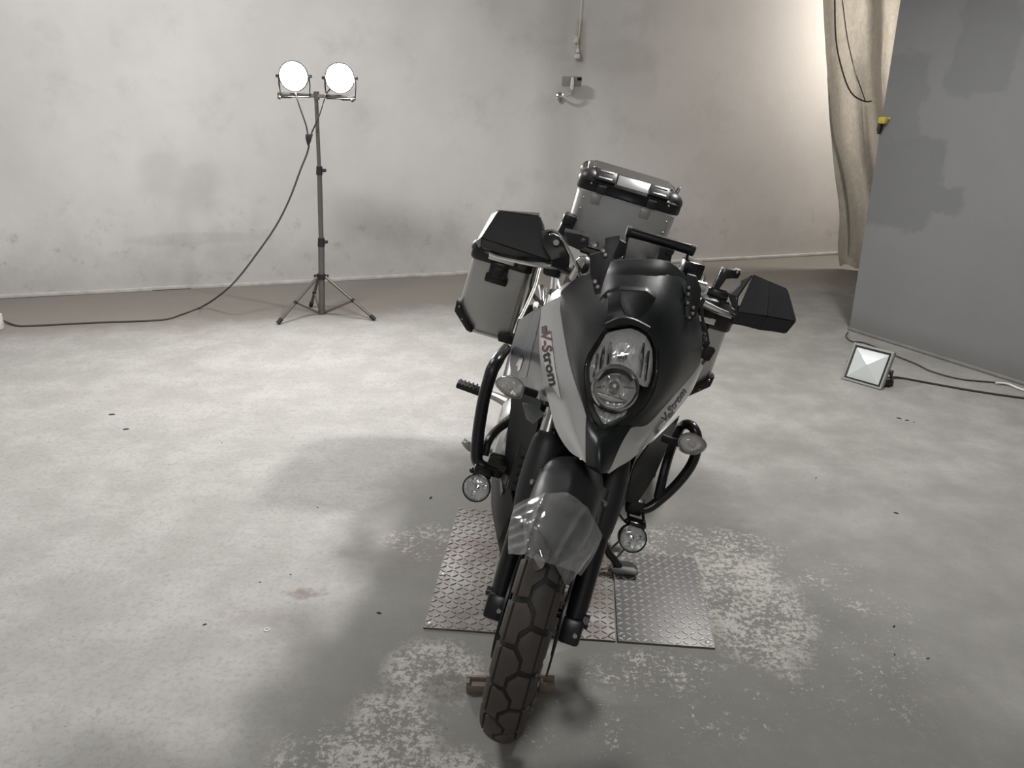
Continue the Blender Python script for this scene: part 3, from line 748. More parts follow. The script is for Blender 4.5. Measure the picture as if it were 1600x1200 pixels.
# ------------------------------------------------------------------ the motorcycle
# bike frame: X = its left (image right), Y = backwards from the front axle, Z = up in its leaning mid-plane
PSI, PHI = radians(5.6), radians(14.4)
_S = Vector((cos(PSI), -sin(PSI), 0)); _Z = Vector((0, 0, 1))
BX = _S * cos(PHI) - _Z * sin(PHI); BY = Vector((sin(PSI), cos(PSI), 0)); BZ = _S * sin(PHI) + _Z * cos(PHI)
BM = Matrix.Identity(4)
for i in range(3):
    BM[i][0], BM[i][1], BM[i][2] = BX[i], BY[i], BZ[i]
BM[0][3], BM[1][3], BM[2][3] = -0.011, 1.622, 0.0
RX = lambda a: Matrix.Rotation(radians(a), 3, 'X')
RYm = lambda a: Matrix.Rotation(radians(a), 3, 'Y')
RZ = lambda a: Matrix.Rotation(radians(a), 3, 'Z')

bike = root('motorcycle', 'grey and silver adventure motorcycle leaning on its side stand, facing the camera', 'motorcycle', (0, 0, 0), BM)
P = lambda name, mb, mat, par=None, sharp=32: part(name, mb, mat, par or bike, sharp)
# steering: the bars and front wheel are turned 8 degrees to the rider's right
FD = Vector((0, sin(radians(26)), cos(radians(26)))); FN = Vector((0, -cos(radians(26)), sin(radians(26))))
_ax0 = Vector((0, 0.08, 0.331)) - FN * 0.035
ROT = Matrix.Translation(_ax0) @ Matrix.Rotation(radians(-8), 4, FD) @ Matrix.Translation(-_ax0)
SF = ROT @ Matrix.Translation((0, 0.08, 0))
def steer(mb, m):
    mb.bm.transform(m); return mb
PF = lambda name, mb, mat, par=None, sharp=32: part(name, steer(mb, SF), mat, par or bike, sharp)     # fork, wheel hardware
PH = lambda name, mb, mat, par=None, sharp=32: part(name, steer(mb, ROT), mat, par or bike, sharp)    # handlebar

# ---- wheels
def tyre_pt(R, hw, t, th, dr=0.0, amax=82):
    a = radians(amax) * t; rad = R - hw * 0.85 * (1 - cos(a)) + dr * cos(a)
    x = (hw + dr) * sin(a)
    return Vector((x, -sin(th) * rad, cos(th) * rad))
def tyre_body(R, hw, n=96):
    rs = []
    for i in range(n):
        th = 2 * pi * i / n
        ring = [tyre_pt(R - 0.006, hw - 0.004, -1 + 2 * j / 14, th) for j in range(15)]
        for xs, rr in ((hw - 0.004, R - hw * 1.15), (hw * 0.72, R - hw * 1.65), (hw * 0.62, R - hw * 1.8)): ring.append(Vector((xs, -sin(th) * rr, cos(th) * rr)))
        for xs, rr in ((-hw * 0.62, R - hw * 1.8), (-hw * 0.72, R - hw * 1.65), (-(hw - 0.004), R - hw * 1.15)): ring.append(Vector((xs, -sin(th) * rr, cos(th) * rr)))
        rs.append(ring)
    mb = MB(); vr = [[mb._v(p) for p in r] for r in rs]; m = len(rs[0])
    for i in range(n):
        a, b = vr[i], vr[(i + 1) % n]
        for j in range(m): mb._f([a[j], a[(j + 1) % m], b[(j + 1) % m], b[j]])
    return mb
def block(R, hw, poly, pitch, h):
    # a tread block: polygon in (t across, s along one pitch) laid on the tyre surface
    n = len(poly); sub = []
    for k in range(n):
        (t0, s0), (t1, s1) = poly[k], poly[(k + 1) % n]
        for q in range(2): sub.append((t0 + (t1 - t0) * q / 2, s0 + (s1 - s0) * q / 2))
    ct = sum(p[0] for p in sub) / len(sub); cs = sum(p[1] for p in sub) / len(sub)
    def pos(t, s, dr): return tyre_pt(R - 0.006, hw - 0.004, t, s * pitch, dr)
    mb = MB()
    base = [pos(t, s, -0.002) for t, s in sub]
    top = [pos(ct + (t - ct) * 0.985, cs + (s - cs) * 0.985, h - 0.0008) for t, s in sub]
    rim = [pos(ct + (t - ct) * 0.93, cs + (s - cs) * 0.93, h) for t, s in sub]
    mid = [pos(ct + (t - ct) * 0.5, cs + (s - cs) * 0.5, h) for t, s in sub]
    mb.loops([base, top, rim, mid], False)
    c = mb._v(pos(ct, cs, h)); mb.bm.verts.ensure_lookup_table()
    mv = [v for v in mb.bm.verts][3 * len(sub):4 * len(sub)]
    for k in range(len(sub)): mb._f([mv[k], mv[(k + 1) % len(sub)], c])
    return mb
def wheel(name_t, name_r, yc, R, hw, npitch, polys, nspoke=10, m=Matrix.Identity(4)):
    ax = m @ Matrix.Translation((0, yc, R))
    ty = link(name_t, tyre_body(R, hw).mesh(name_t, 'rubber'), bike); ty.matrix_local = ax
    OFF[ty.name] = Vector((0, 0, 0)); pitch = 2 * pi / npitch
    protos = [block(R, hw, p, pitch, 0.0065).mesh('tread_block', 'tread', sharp=28) for p in polys]
    for i in range(npitch):
        for me in protos:
            o = link('tread_block', me, ty); o.rotation_euler = (i * pitch, 0, 0)
    r = MB(); rr = R - hw * 1.72
    r.lathe((0, 0, 0), (1, 0, 0), [(rr, -hw * 0.66), (rr + 0.008, -hw * 0.6), (rr - 0.016, -hw * 0.5), (rr - 0.03, 0), (rr - 0.016, hw * 0.5), (rr + 0.008, hw * 0.6), (rr, hw * 0.66), (rr - 0.02, hw * 0.6), (rr - 0.045, 0), (rr - 0.02, -hw * 0.6), (rr, -hw * 0.66)], 48)
    r.lathe((0, 0, 0), (1, 0, 0), [(0.02, -0.05), (0.045, -0.05), (0.04, -0.02), (0.04, 0.02), (0.045, 0.05), (0.02, 0.05), (0.02, -0.05)], 24)
    for k in range(nspoke):
        a = 2 * pi * k / nspoke + 0.2; d = Vector((0, -sin(a), cos(a)))
        r.tube([d * 0.035, d * (rr - 0.03)], [0.013, 0.009], 8)
    o = link(name_r, r.mesh(name_r, 'gloss_black'), bike); o.matrix_local = ax; OFF[o.name] = Vector((0, 0, 0))
    return ty, o
front_polys = [[(-0.52, 0.04), (-0.15, -0.01), (0.09, 0.20), (0.09, 0.40), (-0.16, 0.63), (-0.16, 0.87), (-0.52, 0.92)],
               [(0.52, 0.54), (0.15, 0.49), (-0.07, 0.70), (-0.07, 0.90), (0.16, 1.13), (0.16, 1.37), (0.52, 1.42)],
               [(-0.60, 0.06), (-0.60, 0.90), (-0.94, 0.86), (-0.94, 0.02)], [(0.60, 0.56), (0.60, 1.40), (0.94, 1.36), (0.94, 0.52)]]
wheel('front_tyre', 'front_rim', 0.0, 0.331, 0.054, 20, front_polys, 10, SF)
wheel('rear_tyre', 'rear_rim', 1.62, 0.331, 0.076, 18, front_polys[:2], 10)
for s in (-1, 1):
    dsc = PF('brake_disc', MB().lathe((s * 0.068, 0, 0.331), (s, 0, 0), [(0.10, 0), (0.155, 0), (0.155, 0.005), (0.10, 0.005), (0.10, 0)], 40), 'dark_metal')
    PF('disc_carrier', MB().lathe((s * 0.062, 0, 0.331), (s, 0, 0), [(0.03, 0), (0.104, 0.004), (0.104, 0.008), (0.03, 0.008), (0.03, 0)], 24), 'dark_metal', dsc)
    PF('brake_caliper', MB().box((s * 0.070, 0.115, 0.415), (0.05, 0.06, 0.12), RX(-30), 0.010).box((s * 0.072, 0.10, 0.44), (0.066, 0.03, 0.05), RX(-30), 0.006), 'dark_metal')
PF('front_axle', MB().cyl((-0.135, 0.0, 0.331), (0.132, 0.0, 0.331), 0.012, None, 14).cyl((0.12, 0, 0.331), (0.136, 0, 0.331), 0.018, None, 6), 'dark_metal')

# ---- fork
def fk(s, t, a=0.0, n=0.0): return Vector((s * 0.099 + a, 0.0, 0.325)) + FD * t + FN * n
for s in (-1, 1):
    lower = PF('fork_slider', MB().tube([fk(s, -0.045), fk(s, 0.03), fk(s, 0.04), fk(s, 0.26), fk(s, 0.275)], [0.0255, 0.0265, 0.0275, 0.0285, 0.030], 20), 'fork_dark')
    PF('axle_clamp', MB().box(fk(s, -0.024, 0, 0.006), (0.054, 0.060, 0.066), RX(-26), 0.010), 'fork_dark', lower)
    PF('pinch_bolt', MB().cyl(fk(s, -0.028, 0.012, 0.036), fk(s, -0.028, 0.012, 0.046), 0.006, None, 8), 'steel', lower)
    PF('reflector_lug', MB().box(fk(s, 0.12, -s * 0.035, 0.0), (0.02, 0.03, 0.06), RX(-26), 0.006), 'fork_dark', lower)
    PF('fork_stanchion', MB().cyl(fk(s, 0.25), fk(s, 0.74), 0.0212, None, 20), 'bright_metal')
    # guard moulded with the mudguard that shields the fork leg
    rows = []
    for t, r0, ex in ((0.205, 0.030, 0.0), (0.24, 0.040, 0.004), (0.30, 0.045, 0.008), (0.36, 0.043, 0.012), (0.415, 0.038, 0.014), (0.438, 0.028, 0.012)):
        row = []
        for k in range(9):
            a = radians(-118 + 236 * k / 8)
            row.append(fk(s, t, sin(a) * r0 * (0.92 if s * sin(a) > 0 else 1.12) - s * 0.004, cos(a) * r0 * 0.8 + ex))
        rows.append(row)
    PF('fork_guard', MB().patch(rows, 2, 1, 0.003), 'matt_plastic')
PF('lower_triple_clamp', MB().box((0, 0.52 * sin(radians(26)) + 0.01, 0.325 + 0.52 * cos(radians(26))), (0.26, 0.07, 0.05), RX(-26), 0.015), 'dark_metal')
PF('upper_triple_clamp', MB().box((0, 0.735 * sin(radians(26)) + 0.01, 0.325 + 0.735 * cos(radians(26))), (0.27, 0.075, 0.035), RX(-26), 0.012), 'dark_metal')
PF('steering_head', MB().cyl(fk(0, 0.50, 0, -0.035), fk(0, 0.76, 0, -0.035), 0.032, None, 18), 'dark_metal')
PF('horn', MB().lathe((0.055, 0.17, 0.70), (0.1, -1, 0.1), [(0.0, 0.022), (0.02, 0.022), (0.036, 0.012), (0.038, -0.01), (0.0, -0.014)], 24), 'gloss_black')
PF('oil_line', MB().tube([(-0.07, 0.05, 0.42), (-0.085, 0.10, 0.56), (-0.06, 0.18, 0.68), (-0.03, 0.24, 0.80)], 0.006, 8, 4).tube([(0.07, 0.09, 0.45), (0.082, 0.11, 0.58), (0.06, 0.18, 0.68), (0.02, 0.24, 0.80)], 0.006, 8, 4), 'cable')

# ---- front mudguard
rows = []
for th, wv, rr in ((-58, 0.064, 0.372), (-42, 0.068, 0.374), (-26, 0.072, 0.376), (-10, 0.075, 0.378), (5, 0.076, 0.380), (16, 0.074, 0.381), (26, 0.066, 0.381), (33, 0.050, 0.378), (37, 0.028, 0.374)):
    a = radians(th); row = []
    for f, dr in ((-1.02, -0.062), (-1.0, -0.030), (-0.84, -0.004), (-0.5, 0.008), (-0.2, 0.013), (0, 0.016), (0.2, 0.013), (0.5, 0.008), (0.84, -0.004), (1.0, -0.030), (1.02, -0.062)):
        k = 1.0 if th < 26 else 0.62
        r = rr + dr * k
        row.append(Vector((f * wv, -sin(a) * r, 0.331 + cos(a) * r)))
    rows.append(row)
mg = PF('front_mudguard', MB().patch(rows, 3, 2, 0.003), 'matt_plastic')
for s in (-1, 1):
    PF('mudguard_bracket', MB().patch([[(s * 0.074, 0.02, 0.700), (s * 0.088, 0.09, 0.66), (s * 0.098, 0.13, 0.62)], [(s * 0.078, 0.00, 0.655), (s * 0.090, 0.07, 0.60), (s * 0.100, 0.11, 0.56)], [(s * 0.080, 0.0, 0.61), (s * 0.092, 0.06, 0.55), (s * 0.100, 0.095, 0.51)]], 3, 3, 0.003), 'matt_plastic', mg)
    PF('mudguard_bolt', MB().cyl((s * 0.088, 0.045, 0.645), (s * 0.094, 0.04, 0.647), 0.007, None, 10), 'steel', mg)

# ---- nose cowl: closed loops from the headlight cut-out to the outer edge
inner = [(-0.0529, 0.1700, 1.0582), (-0.0043, 0.1720, 1.0839), (0.0391, 0.1680, 1.0777), (0.0670, 0.1600, 1.0486), (0.0828, 0.1480, 1.0006), (0.0865, 0.1380, 0.9609), (0.0760, 0.1220, 0.9256), (0.0572, 0.1080, 0.8970), (0.0268, 0.0950, 0.8711),
         (0.0032, 0.0880, 0.8531), (-0.0191, 0.0950, 0.8698), (-0.0445, 0.1080, 0.8963), (-0.0596, 0.1220, 0.9291), (-0.0722, 0.1380, 0.9637), (-0.0730, 0.1500, 0.9953), (-0.0650, 0.1600, 1.0237)]
rim_ = [(-0.0602, 0.1520, 1.0713), (-0.0085, 0.1540, 1.0994), (0.0425, 0.1520, 1.0919), (0.0725, 0.1440, 1.0608), (0.0906, 0.1320, 1.0059), (0.0945, 0.1220, 0.9617), (0.0823, 0.1060, 0.9229), (0.0606, 0.0940, 0.8944), (0.0289, 0.0800, 0.8686),
        (0.0030, 0.0720, 0.8487), (-0.0246, 0.0800, 0.8681), (-0.0521, 0.0940, 0.8966), (-0.0694, 0.1080, 0.9317), (-0.0823, 0.1240, 0.9674), (-0.0831, 0.1360, 1.0036), (-0.0749, 0.1440, 1.0358)]
mid_ = [(-0.0683, 0.1950, 1.1165), (-0.0086, 0.2000, 1.1461), (0.0524, 0.2050, 1.1442), (0.1057, 0.2250, 1.1126), (0.1398, 0.2250, 1.0435), (0.1471, 0.2050, 0.9820), (0.1205, 0.1550, 0.9291), (0.0822, 0.1100, 0.8873), (0.0478, 0.0880, 0.8676),
        (0.0121, 0.0660, 0.8393), (-0.0237, 0.0740, 0.8509), (-0.0480, 0.0920, 0.8786), (-0.0731, 0.1180, 0.9131), (-0.0959, 0.1600, 0.9529), (-0.1132, 0.2150, 0.9983), (-0.1102, 0.2350, 1.0596)]
outer = [(-0.0911, 0.3250, 1.1704), (-0.0149, 0.3150, 1.2037), (0.0556, 0.3250, 1.2160), (0.1225, 0.3600, 1.1794), (0.1967, 0.3600, 1.0673), (0.2203, 0.3550, 0.9829), (0.1732, 0.2550, 0.9352), (0.1069, 0.1350, 0.8734), (0.0665, 0.1000, 0.8681),
         (0.0252, 0.0620, 0.8320), (-0.0231, 0.0660, 0.8346), (-0.0396, 0.0960, 0.8661), (-0.0702, 0.1400, 0.8965), (-0.0975, 0.2050, 0.9217), (-0.1253, 0.2800, 0.9552), (-0.1728, 0.3850, 1.0523)]
rim_ = [Vector(a).lerp(Vector(b), 0.5) + Vector((0, -0.006, 0)) for a, b in zip(inner, rim_)]
def interp_loops(loops, kx, kr):
    out = []
    for l in loops:
        n = len(l); L = [Vector(p) for p in l]; q = []
        for i in range(n):
            p0, p1, p2, p3 = L[i - 1], L[i], L[(i + 1) % n], L[(i + 2) % n]
            for j in range(kx):
                t = j / kx
                sm = 0.5 * ((2 * p1) + (p2 - p0) * t + (2 * p0 - 5 * p1 + 4 * p2 - p3) * t * t + (3 * p1 - p0 - 3 * p2 + p3) * t ** 3)
                q.append(sm.lerp(p1.lerp(p2, t), 0.35))
        out.append(q)
    cols = [catmull(c, kr) for c in zip(*out)]
    return [list(r) for r in zip(*cols)]
LP = interp_loops([rim_, mid_, outer], 3, 4)
back_edge = [p + Vector((0, 0.02, 0)) for p in LP[-1]]
cw = MB().loops([interp_loops([inner], 3, 1)[0]] + LP + [back_edge])
cowl = P('nose_cowl', cw, 'cowl_paint', None, 24)
# raised lip over the screen mount, top visor edge, recess
P('cowl_top_lip', MB().patch([[(-0.1708, 0.3950, 1.0554), (-0.1310, 0.3520, 1.1184), (-0.0892, 0.3180, 1.1742), (-0.0167, 0.3080, 1.2080), (0.0555, 0.3180, 1.2192), (0.1236, 0.3580, 1.1803)],
                              [(-0.1655, 0.3720, 1.0528), (-0.1253, 0.3300, 1.1122), (-0.0829, 0.2920, 1.1642), (-0.0137, 0.2820, 1.1955), (0.0516, 0.2920, 1.2014), (0.1093, 0.3300, 1.1664)],
                              [(-0.1567, 0.3500, 1.0493), (-0.1191, 0.3100, 1.1041), (-0.0759, 0.2720, 1.1517), (-0.0123, 0.2640, 1.1793), (0.0470, 0.2740, 1.1834), (0.0959, 0.3060, 1.1521)]], 3, 3, 0.006, True), 'cowl_paint', cowl)
P('screen_mount_recess', MB().prism([(-0.0549, 0.1890, 1.1507), (0.0084, 0.1960, 1.1634), (0.0360, 0.1960, 1.1544), (0.0321, 0.1860, 1.1371), (0.0134, 0.1640, 1.1078), (-0.0032, 0.1600, 1.1023), (-0.0286, 0.1640, 1.1060), (-0.0432, 0.1760, 1.1233)], (0, 0.02, 0.006), 0.004), 'black_plastic', cowl)
P('headlight_visor', MB().patch([[(-0.0617, 0.1460, 1.0759), (-0.0360, 0.1420, 1.0993), (-0.0048, 0.1440, 1.1052), (0.0376, 0.1480, 1.0965)], [(-0.0521, 0.1500, 1.0649), (-0.0279, 0.1480, 1.0842), (0.0003, 0.1500, 1.0907), (0.0370, 0.1540, 1.0816)]], 2, 3, 0.005, True), 'matt_plastic', cowl)

# ---- beak under the headlight
P('beak', MB().patch([[(-0.0412, 0.0940, 0.8665), (-0.0217, 0.0800, 0.8589), (0.0013, 0.0700, 0.8542), (0.0271, 0.0800, 0.8646), (0.0657, 0.0980, 0.8704)],
                      [(-0.0261, 0.0480, 0.8255), (-0.0151, 0.0300, 0.8346), (-0.0028, 0.0200, 0.8436), (0.0185, 0.0300, 0.8423), (0.0485, 0.0580, 0.8399)],
                      [(-0.0152, 0.0140, 0.7923), (-0.0036, 0.0020, 0.7991), (0.0084, -0.0080, 0.8084), (0.0213, 0.0000, 0.8051), (0.0377, 0.0200, 0.7965)],
                      [(-0.0085, 0.0120, 0.7854), (0.0037, 0.0040, 0.7853), (0.0171, -0.0040, 0.7857), (0.0251, 0.0040, 0.7840), (0.0325, 0.0140, 0.7844)]], 4, 4, 0.004), 'cowl_paint')
P('beak_ridge_highlight', MB().patch([[(-0.0037, 0.0180, 0.8226), (0.0023, 0.0100, 0.8320), (0.0158, 0.0180, 0.8274)], [(-0.0001, 0.0060, 0.8116), (0.0071, -0.0030, 0.8170), (0.0166, 0.0060, 0.8154)], [(0.0064, 0.0000, 0.8052), (0.0099, -0.0070, 0.8083), (0.0147, -0.0020, 0.8073)]], 4, 4, 0.003), 'grey_paint')  # ridge highlight put in as a lighter grey glossy bump

# ---- headlight
hl = P('headlight', MB().loops([interp_loops([inner], 3, 1)[0], [Vector(p) + Vector((0, 0.03, 0)) for p in interp_loops([inner], 3, 1)[0]], [Vector(p).lerp(Vector((0.0194, 0.2000, 0.9434)), 0.25) + Vector((0, 0.06, 0)) for p in interp_loops([inner], 3, 1)[0]]], True), 'dark_metal')
up_loop = [(-0.0464, 0.1780, 1.0479), (-0.0003, 0.1800, 1.0729), (0.0386, 0.1760, 1.0668), (0.0624, 0.1680, 1.0411), (0.0772, 0.1560, 0.9958), (0.0785, 0.1460, 0.9584), (0.0557, 0.1420, 0.9611), (0.0305, 0.1460, 0.9765), (0.0008, 0.1460, 0.9821), (-0.0295, 0.1430, 0.9703), (-0.0454, 0.1380, 0.9473), (-0.0533, 0.1340, 0.9330), (-0.0640, 0.1460, 0.9616), (-0.0638, 0.1580, 0.9903), (-0.0563, 0.1680, 1.0155), (-0.0515, 0.1740, 1.0346)]
uc = Vector((0.0044, 0.2150, 1.0047))
U = interp_loops([up_loop], 2, 1)[0]
rb = MB().loops([U, [p.lerp(uc, 0.35) + Vector((0, 0.014, 0)) for p in U], [p.lerp(uc, 0.7) + Vector((0, 0.014, 0)) for p in U], [p.lerp(uc, 0.93) for p in U]], True)
P('upper_reflector', rb, 'reflector', hl)
P('upper_bulb', MB().lathe(uc + Vector((0, -0.028, -0.004)), (0, -1, 0.15), [(0.014, -0.03), (0.012, 0.0), (0.011, 0.008), (0.004, 0.011), (0.0, 0.0115)], 16), 'bright_metal', hl)
for k in range(4):
    x0 = Vector((-0.0515, 0.1680, 0.9906))
for a, b in (((-0.0550, 0.1660, 0.9968), (-0.0488, 0.1460, 0.9430)), ((-0.0460, 0.1720, 1.0173), (-0.0354, 0.1480, 0.9549)), ((-0.0321, 0.1780, 1.0278), (-0.0221, 0.1540, 0.9718)), ((0.0393, 0.1750, 1.0511), (0.0547, 0.1500, 0.9743)), ((0.0562, 0.1700, 1.0368), (0.0686, 0.1480, 0.9695))):
    P('reflector_flute', MB().tube([Vector(a), Vector(a).lerp(Vector(b), 0.5) + Vector((0, 0.012, 0)), b], [0.003, 0.006, 0.003], 8, 4), 'chrome', hl)
lc = Vector((0.0016, 0.1050, 0.9489)); ldir = Vector((-0.03, -1, 0.28)).normalized()
rr_ = 0.052
P('lower_ring', MB().lathe(lc, ldir, [(rr_ + 0.001, -0.01), (rr_ + 0.003, 0.004), (rr_ - 0.002, 0.007), (rr_ - 0.005, 0.004), (rr_ - 0.005, -0.01)], 44), 'chrome', hl)
P('lower_reflector', MB().lathe(lc, ldir, [(rr_ - 0.004, 0.0), (rr_ - 0.010, -0.012), (0.032, -0.026), (0.020, -0.034), (0.010, -0.037), (0.0, -0.037)], 44), 'reflector_round', hl)
P('lower_bulb', MB().lathe(lc, ldir, [(0.013, -0.036), (0.012, -0.012), (0.010, -0.006), (0.004, -0.003), (0.0, -0.0028)], 18), 'steel', hl)
for k in range(6):
    q = Matrix.Rotation(radians(30 + 60 * k), 3, ldir) @ ldir.orthogonal().normalized()
    P('reflector_rib', MB().tube([lc + q * 0.022 - ldir * 0.030, lc + q * 0.036 - ldir * 0.020, lc + q * 0.045 - ldir * 0.008], [0.002, 0.0035, 0.002], 6, 2), 'chrome', hl)
P('cutoff_shelf', MB().prism([lc + Vector((0.038 * cos(radians(a)), -0.004, 0.030 * sin(radians(a)) - 0.012)) for a in range(200, 341, 20)], (0, 0.004, 0.002), 0.0008), 'bright_metal', hl)
P('ring_shade', MB().patch([[(-0.0440, 0.1120, 0.9580), (-0.0318, 0.1100, 0.9773), (-0.0130, 0.1100, 0.9897), (0.0122, 0.1100, 0.9912), (0.0358, 0.1120, 0.9800)], [(-0.0383, 0.1000, 0.9547), (-0.0285, 0.0980, 0.9716), (-0.0108, 0.0980, 0.9821), (0.0112, 0.0980, 0.9842), (0.0296, 0.1000, 0.9746)]], 2, 3, 0.004), 'bright_metal', hl)
ch = [(-0.0243, 0.1120, 0.8909), (-0.0002, 0.1080, 0.8785), (0.0220, 0.1060, 0.8815), (0.0411, 0.1100, 0.8943), (0.0521, 0.1160, 0.9037), (0.0277, 0.1020, 0.8733), (0.0044, 0.0980, 0.8590)]
P('chin_reflector', MB().patch([[(-0.0307, 0.1220, 0.8913), (-0.0016, 0.1160, 0.8829), (0.0243, 0.1160, 0.8845), (0.0472, 0.1200, 0.9003)], [(-0.0166, 0.1200, 0.8712), (0.0062, 0.1160, 0.8633), (0.0260, 0.1160, 0.8697), (0.0463, 0.1180, 0.8839)], [(-0.0056, 0.1120, 0.8613), (0.0063, 0.1080, 0.8533), (0.0208, 0.1080, 0.8614), (0.0349, 0.1120, 0.8710)]], 3, 3, 0.003), 'reflector', hl)
lens_loop = interp_loops([[Vector(p) * 1.06 - Vector((0.0060, 0.1300, 0.9700)) * 0.06 + Vector((0, -0.014, 0)) for p in inner]], 3, 1)[0]
lcen = Vector((0.0008, 0.0920, 0.9833))
P('lens', MB().loops([lens_loop, [p.lerp(lcen, 0.3) + Vector((0, -0.016, 0)) for p in lens_loop], [p.lerp(lcen, 0.65) + Vector((0, -0.012, 0)) for p in lens_loop], [p.lerp(lcen, 0.95) for p in lens_loop]], True), 'lens', hl, 60)
P('lens_seal', MB().tube(lens_loop + [lens_loop[0], lens_loop[1]], 0.0016, 6, 1, False), 'gloss_black', hl)

# ---- silver flank panels with lettering
SL = [[(-0.1690, 0.3950, 1.0436), (-0.1897, 0.4300, 1.0132), (-0.2087, 0.4700, 0.9775)], [(-0.1505, 0.3500, 0.9950), (-0.1732, 0.3850, 0.9663), (-0.1968, 0.4300, 0.9281)], [(-0.1251, 0.2850, 0.9536), (-0.1502, 0.3180, 0.9253), (-0.1817, 0.3750, 0.8899)], [(-0.0971, 0.2100, 0.9199), (-0.1228, 0.2450, 0.8860), (-0.1540, 0.3150, 0.8395)],
      [(-0.0699, 0.1430, 0.8953), (-0.0930, 0.1800, 0.8515), (-0.1249, 0.2600, 0.8051)], [(-0.0386, 0.0960, 0.8630), (-0.0615, 0.1200, 0.8187), (-0.0889, 0.2000, 0.7631)], [(-0.0244, 0.0500, 0.8250), (-0.0358, 0.0660, 0.7963), (-0.0508, 0.1200, 0.7570)], [(-0.0137, 0.0140, 0.7877), (-0.0182, 0.0220, 0.7871), (-0.0260, 0.0450, 0.7810)]]
SR = [[(0.2233, 0.3720, 0.9849), (0.2396, 0.4000, 0.9685), (0.2465, 0.4300, 0.9404)], [(0.1999, 0.3150, 0.9519), (0.2155, 0.3350, 0.9287), (0.2296, 0.3700, 0.9001)], [(0.1738, 0.2580, 0.9342), (0.1873, 0.2800, 0.9022), (0.2010, 0.3200, 0.8596)], [(0.1395, 0.1900, 0.9044), (0.1540, 0.2100, 0.8718), (0.1713, 0.2650, 0.8246)],
      [(0.1066, 0.1380, 0.8702), (0.1190, 0.1550, 0.8363), (0.1378, 0.2150, 0.7859)], [(0.0674, 0.1020, 0.8657), (0.0816, 0.1120, 0.8240), (0.1020, 0.1500, 0.7669)], [(0.0483, 0.0620, 0.8362), (0.0539, 0.0640, 0.8097), (0.0678, 0.0850, 0.7684)], [(0.0316, 0.0140, 0.7824), (0.0358, 0.0200, 0.7789), (0.0448, 0.0300, 0.7747)]]
def grid_of(rows, ku, kv):
    g = [catmull(r, kv) for r in rows]; cols = [catmull(c, ku) for c in zip(*g)]
    return [list(r) for r in zip(*cols)]
def bvh_of(rows, ku=4, kv=6):
    G_ = grid_of(rows, ku, kv); R, C = len(G_), len(G_[0])
    vs = [p for r in G_ for p in r]
    fs = [(i * C + j, i * C + j + 1, (i + 1) * C + j + 1, (i + 1) * C + j) for i in range(R - 1) for j in range(C - 1)]
    return BVHTree.FromPolygons(vs, fs)
def stick(me_or_mb, bvh, d, lift=0.0015):
    # lay flat lettering or a decal onto a curved panel
    bm = me_or_mb.bm
    for v in bm.verts:
        hit = bvh.ray_cast(v.co - d * 0.2, d)
        if hit[0] is not None: v.co = hit[0] - d * lift
        else:
            nr = bvh.find_nearest(v.co)
            if nr[0] is not None: v.co = nr[0] - d * lift
    return me_or_mb
def lettering(txt, p0, p1, up, size_ratio=None, shear=0.15):
    # flat letters whose baseline runs from p0 to p1
    cu = bpy.data.curves.new('lettering', 'FONT'); cu.body = txt; cu.size = 1.0; cu.shear = shear; cu.offset = 0.03; cu.resolution_u = 3
    to = bpy.data.objects.new('lettering_tmp', cu); COL.objects.link(to)
    dg = bpy.context.evaluated_depsgraph_get(); me = bpy.data.meshes.new_from_object(to.evaluated_get(dg))
    bpy.data.objects.remove(to); bpy.data.curves.remove(cu)
    mb = MB(); mb.bm.from_mesh(me); bpy.data.meshes.remove(me)
    bmesh.ops.triangulate(mb.bm, faces=mb.bm.faces)
    bmesh.ops.subdivide_edges(mb.bm, edges=mb.bm.edges, cuts=1)
    xs = [v.co.x for v in mb.bm.verts]; x0, x1 = min(xs), max(xs)
    p0, p1, up = Vector(p0), Vector(p1), Vector(up)
    ex = (p1 - p0); L = ex.length; ex.normalize(); h = (up - p0) - ex * (up - p0).dot(ex); H_ = h.length; h.normalize()
    for v in mb.bm.verts:
        x = (v.co.x - x0) / (x1 - x0) * L; y = v.co.y / 0.72 * H_
        v.co = p0 + ex * x + h * y
    return mb, ex.cross(h)
def decal(pts, cuts=3):
    mb = MB(); f = mb._f([mb._v(p) for p in pts]); bmesh.ops.triangulate(mb.bm, faces=mb.bm.faces)
    bmesh.ops.subdivide_edges(mb.bm, edges=mb.bm.edges, cuts=cuts, use_grid_fill=True); return mb
camdir = lambda p: (Vector(p) - (BM.inverted() @ Vector((0, 0, 1.585)))).normalized()
pl_ = P('flank_panel', MB().patch(SL, 4, 6, 0.004, False), 'silver_paint')
bl_ = bvh_of(SL); dl = camdir((-0.1466, 0.3000, 0.8879))
P('decal_stripe', stick(decal([(-0.1907, 0.4000, 0.9268), (-0.1681, 0.3800, 0.9440), (-0.1333, 0.3000, 0.8830), (-0.1005, 0.2200, 0.8373), (-0.1304, 0.3000, 0.8382), (-0.1625, 0.3600, 0.8698)]), bl_, dl, 0.003), 'decal_white', pl_)
P('decal_block', stick(decal([(-0.1947, 0.4100, 0.9445), (-0.1846, 0.4000, 0.9544), (-0.1774, 0.3900, 0.9379), (-0.1890, 0.4000, 0.9273)], 2), bl_, dl, 0.0045), 'decal_grey', pl_)
lt, dn = lettering('V-S', (-0.1916, 0.4000, 0.9302), (-0.1718, 0.3700, 0.8874), (-0.1683, 0.3900, 0.9425)); P('lettering', stick(lt, bl_, dl, 0.006), 'decal_red', pl_)
lt, dn = lettering('trom', (-0.1705, 0.3700, 0.8859), (-0.1325, 0.2800, 0.8383), (-0.1503, 0.3600, 0.8995)); P('lettering', stick(lt, bl_, dl, 0.006), 'decal_black', pl_)
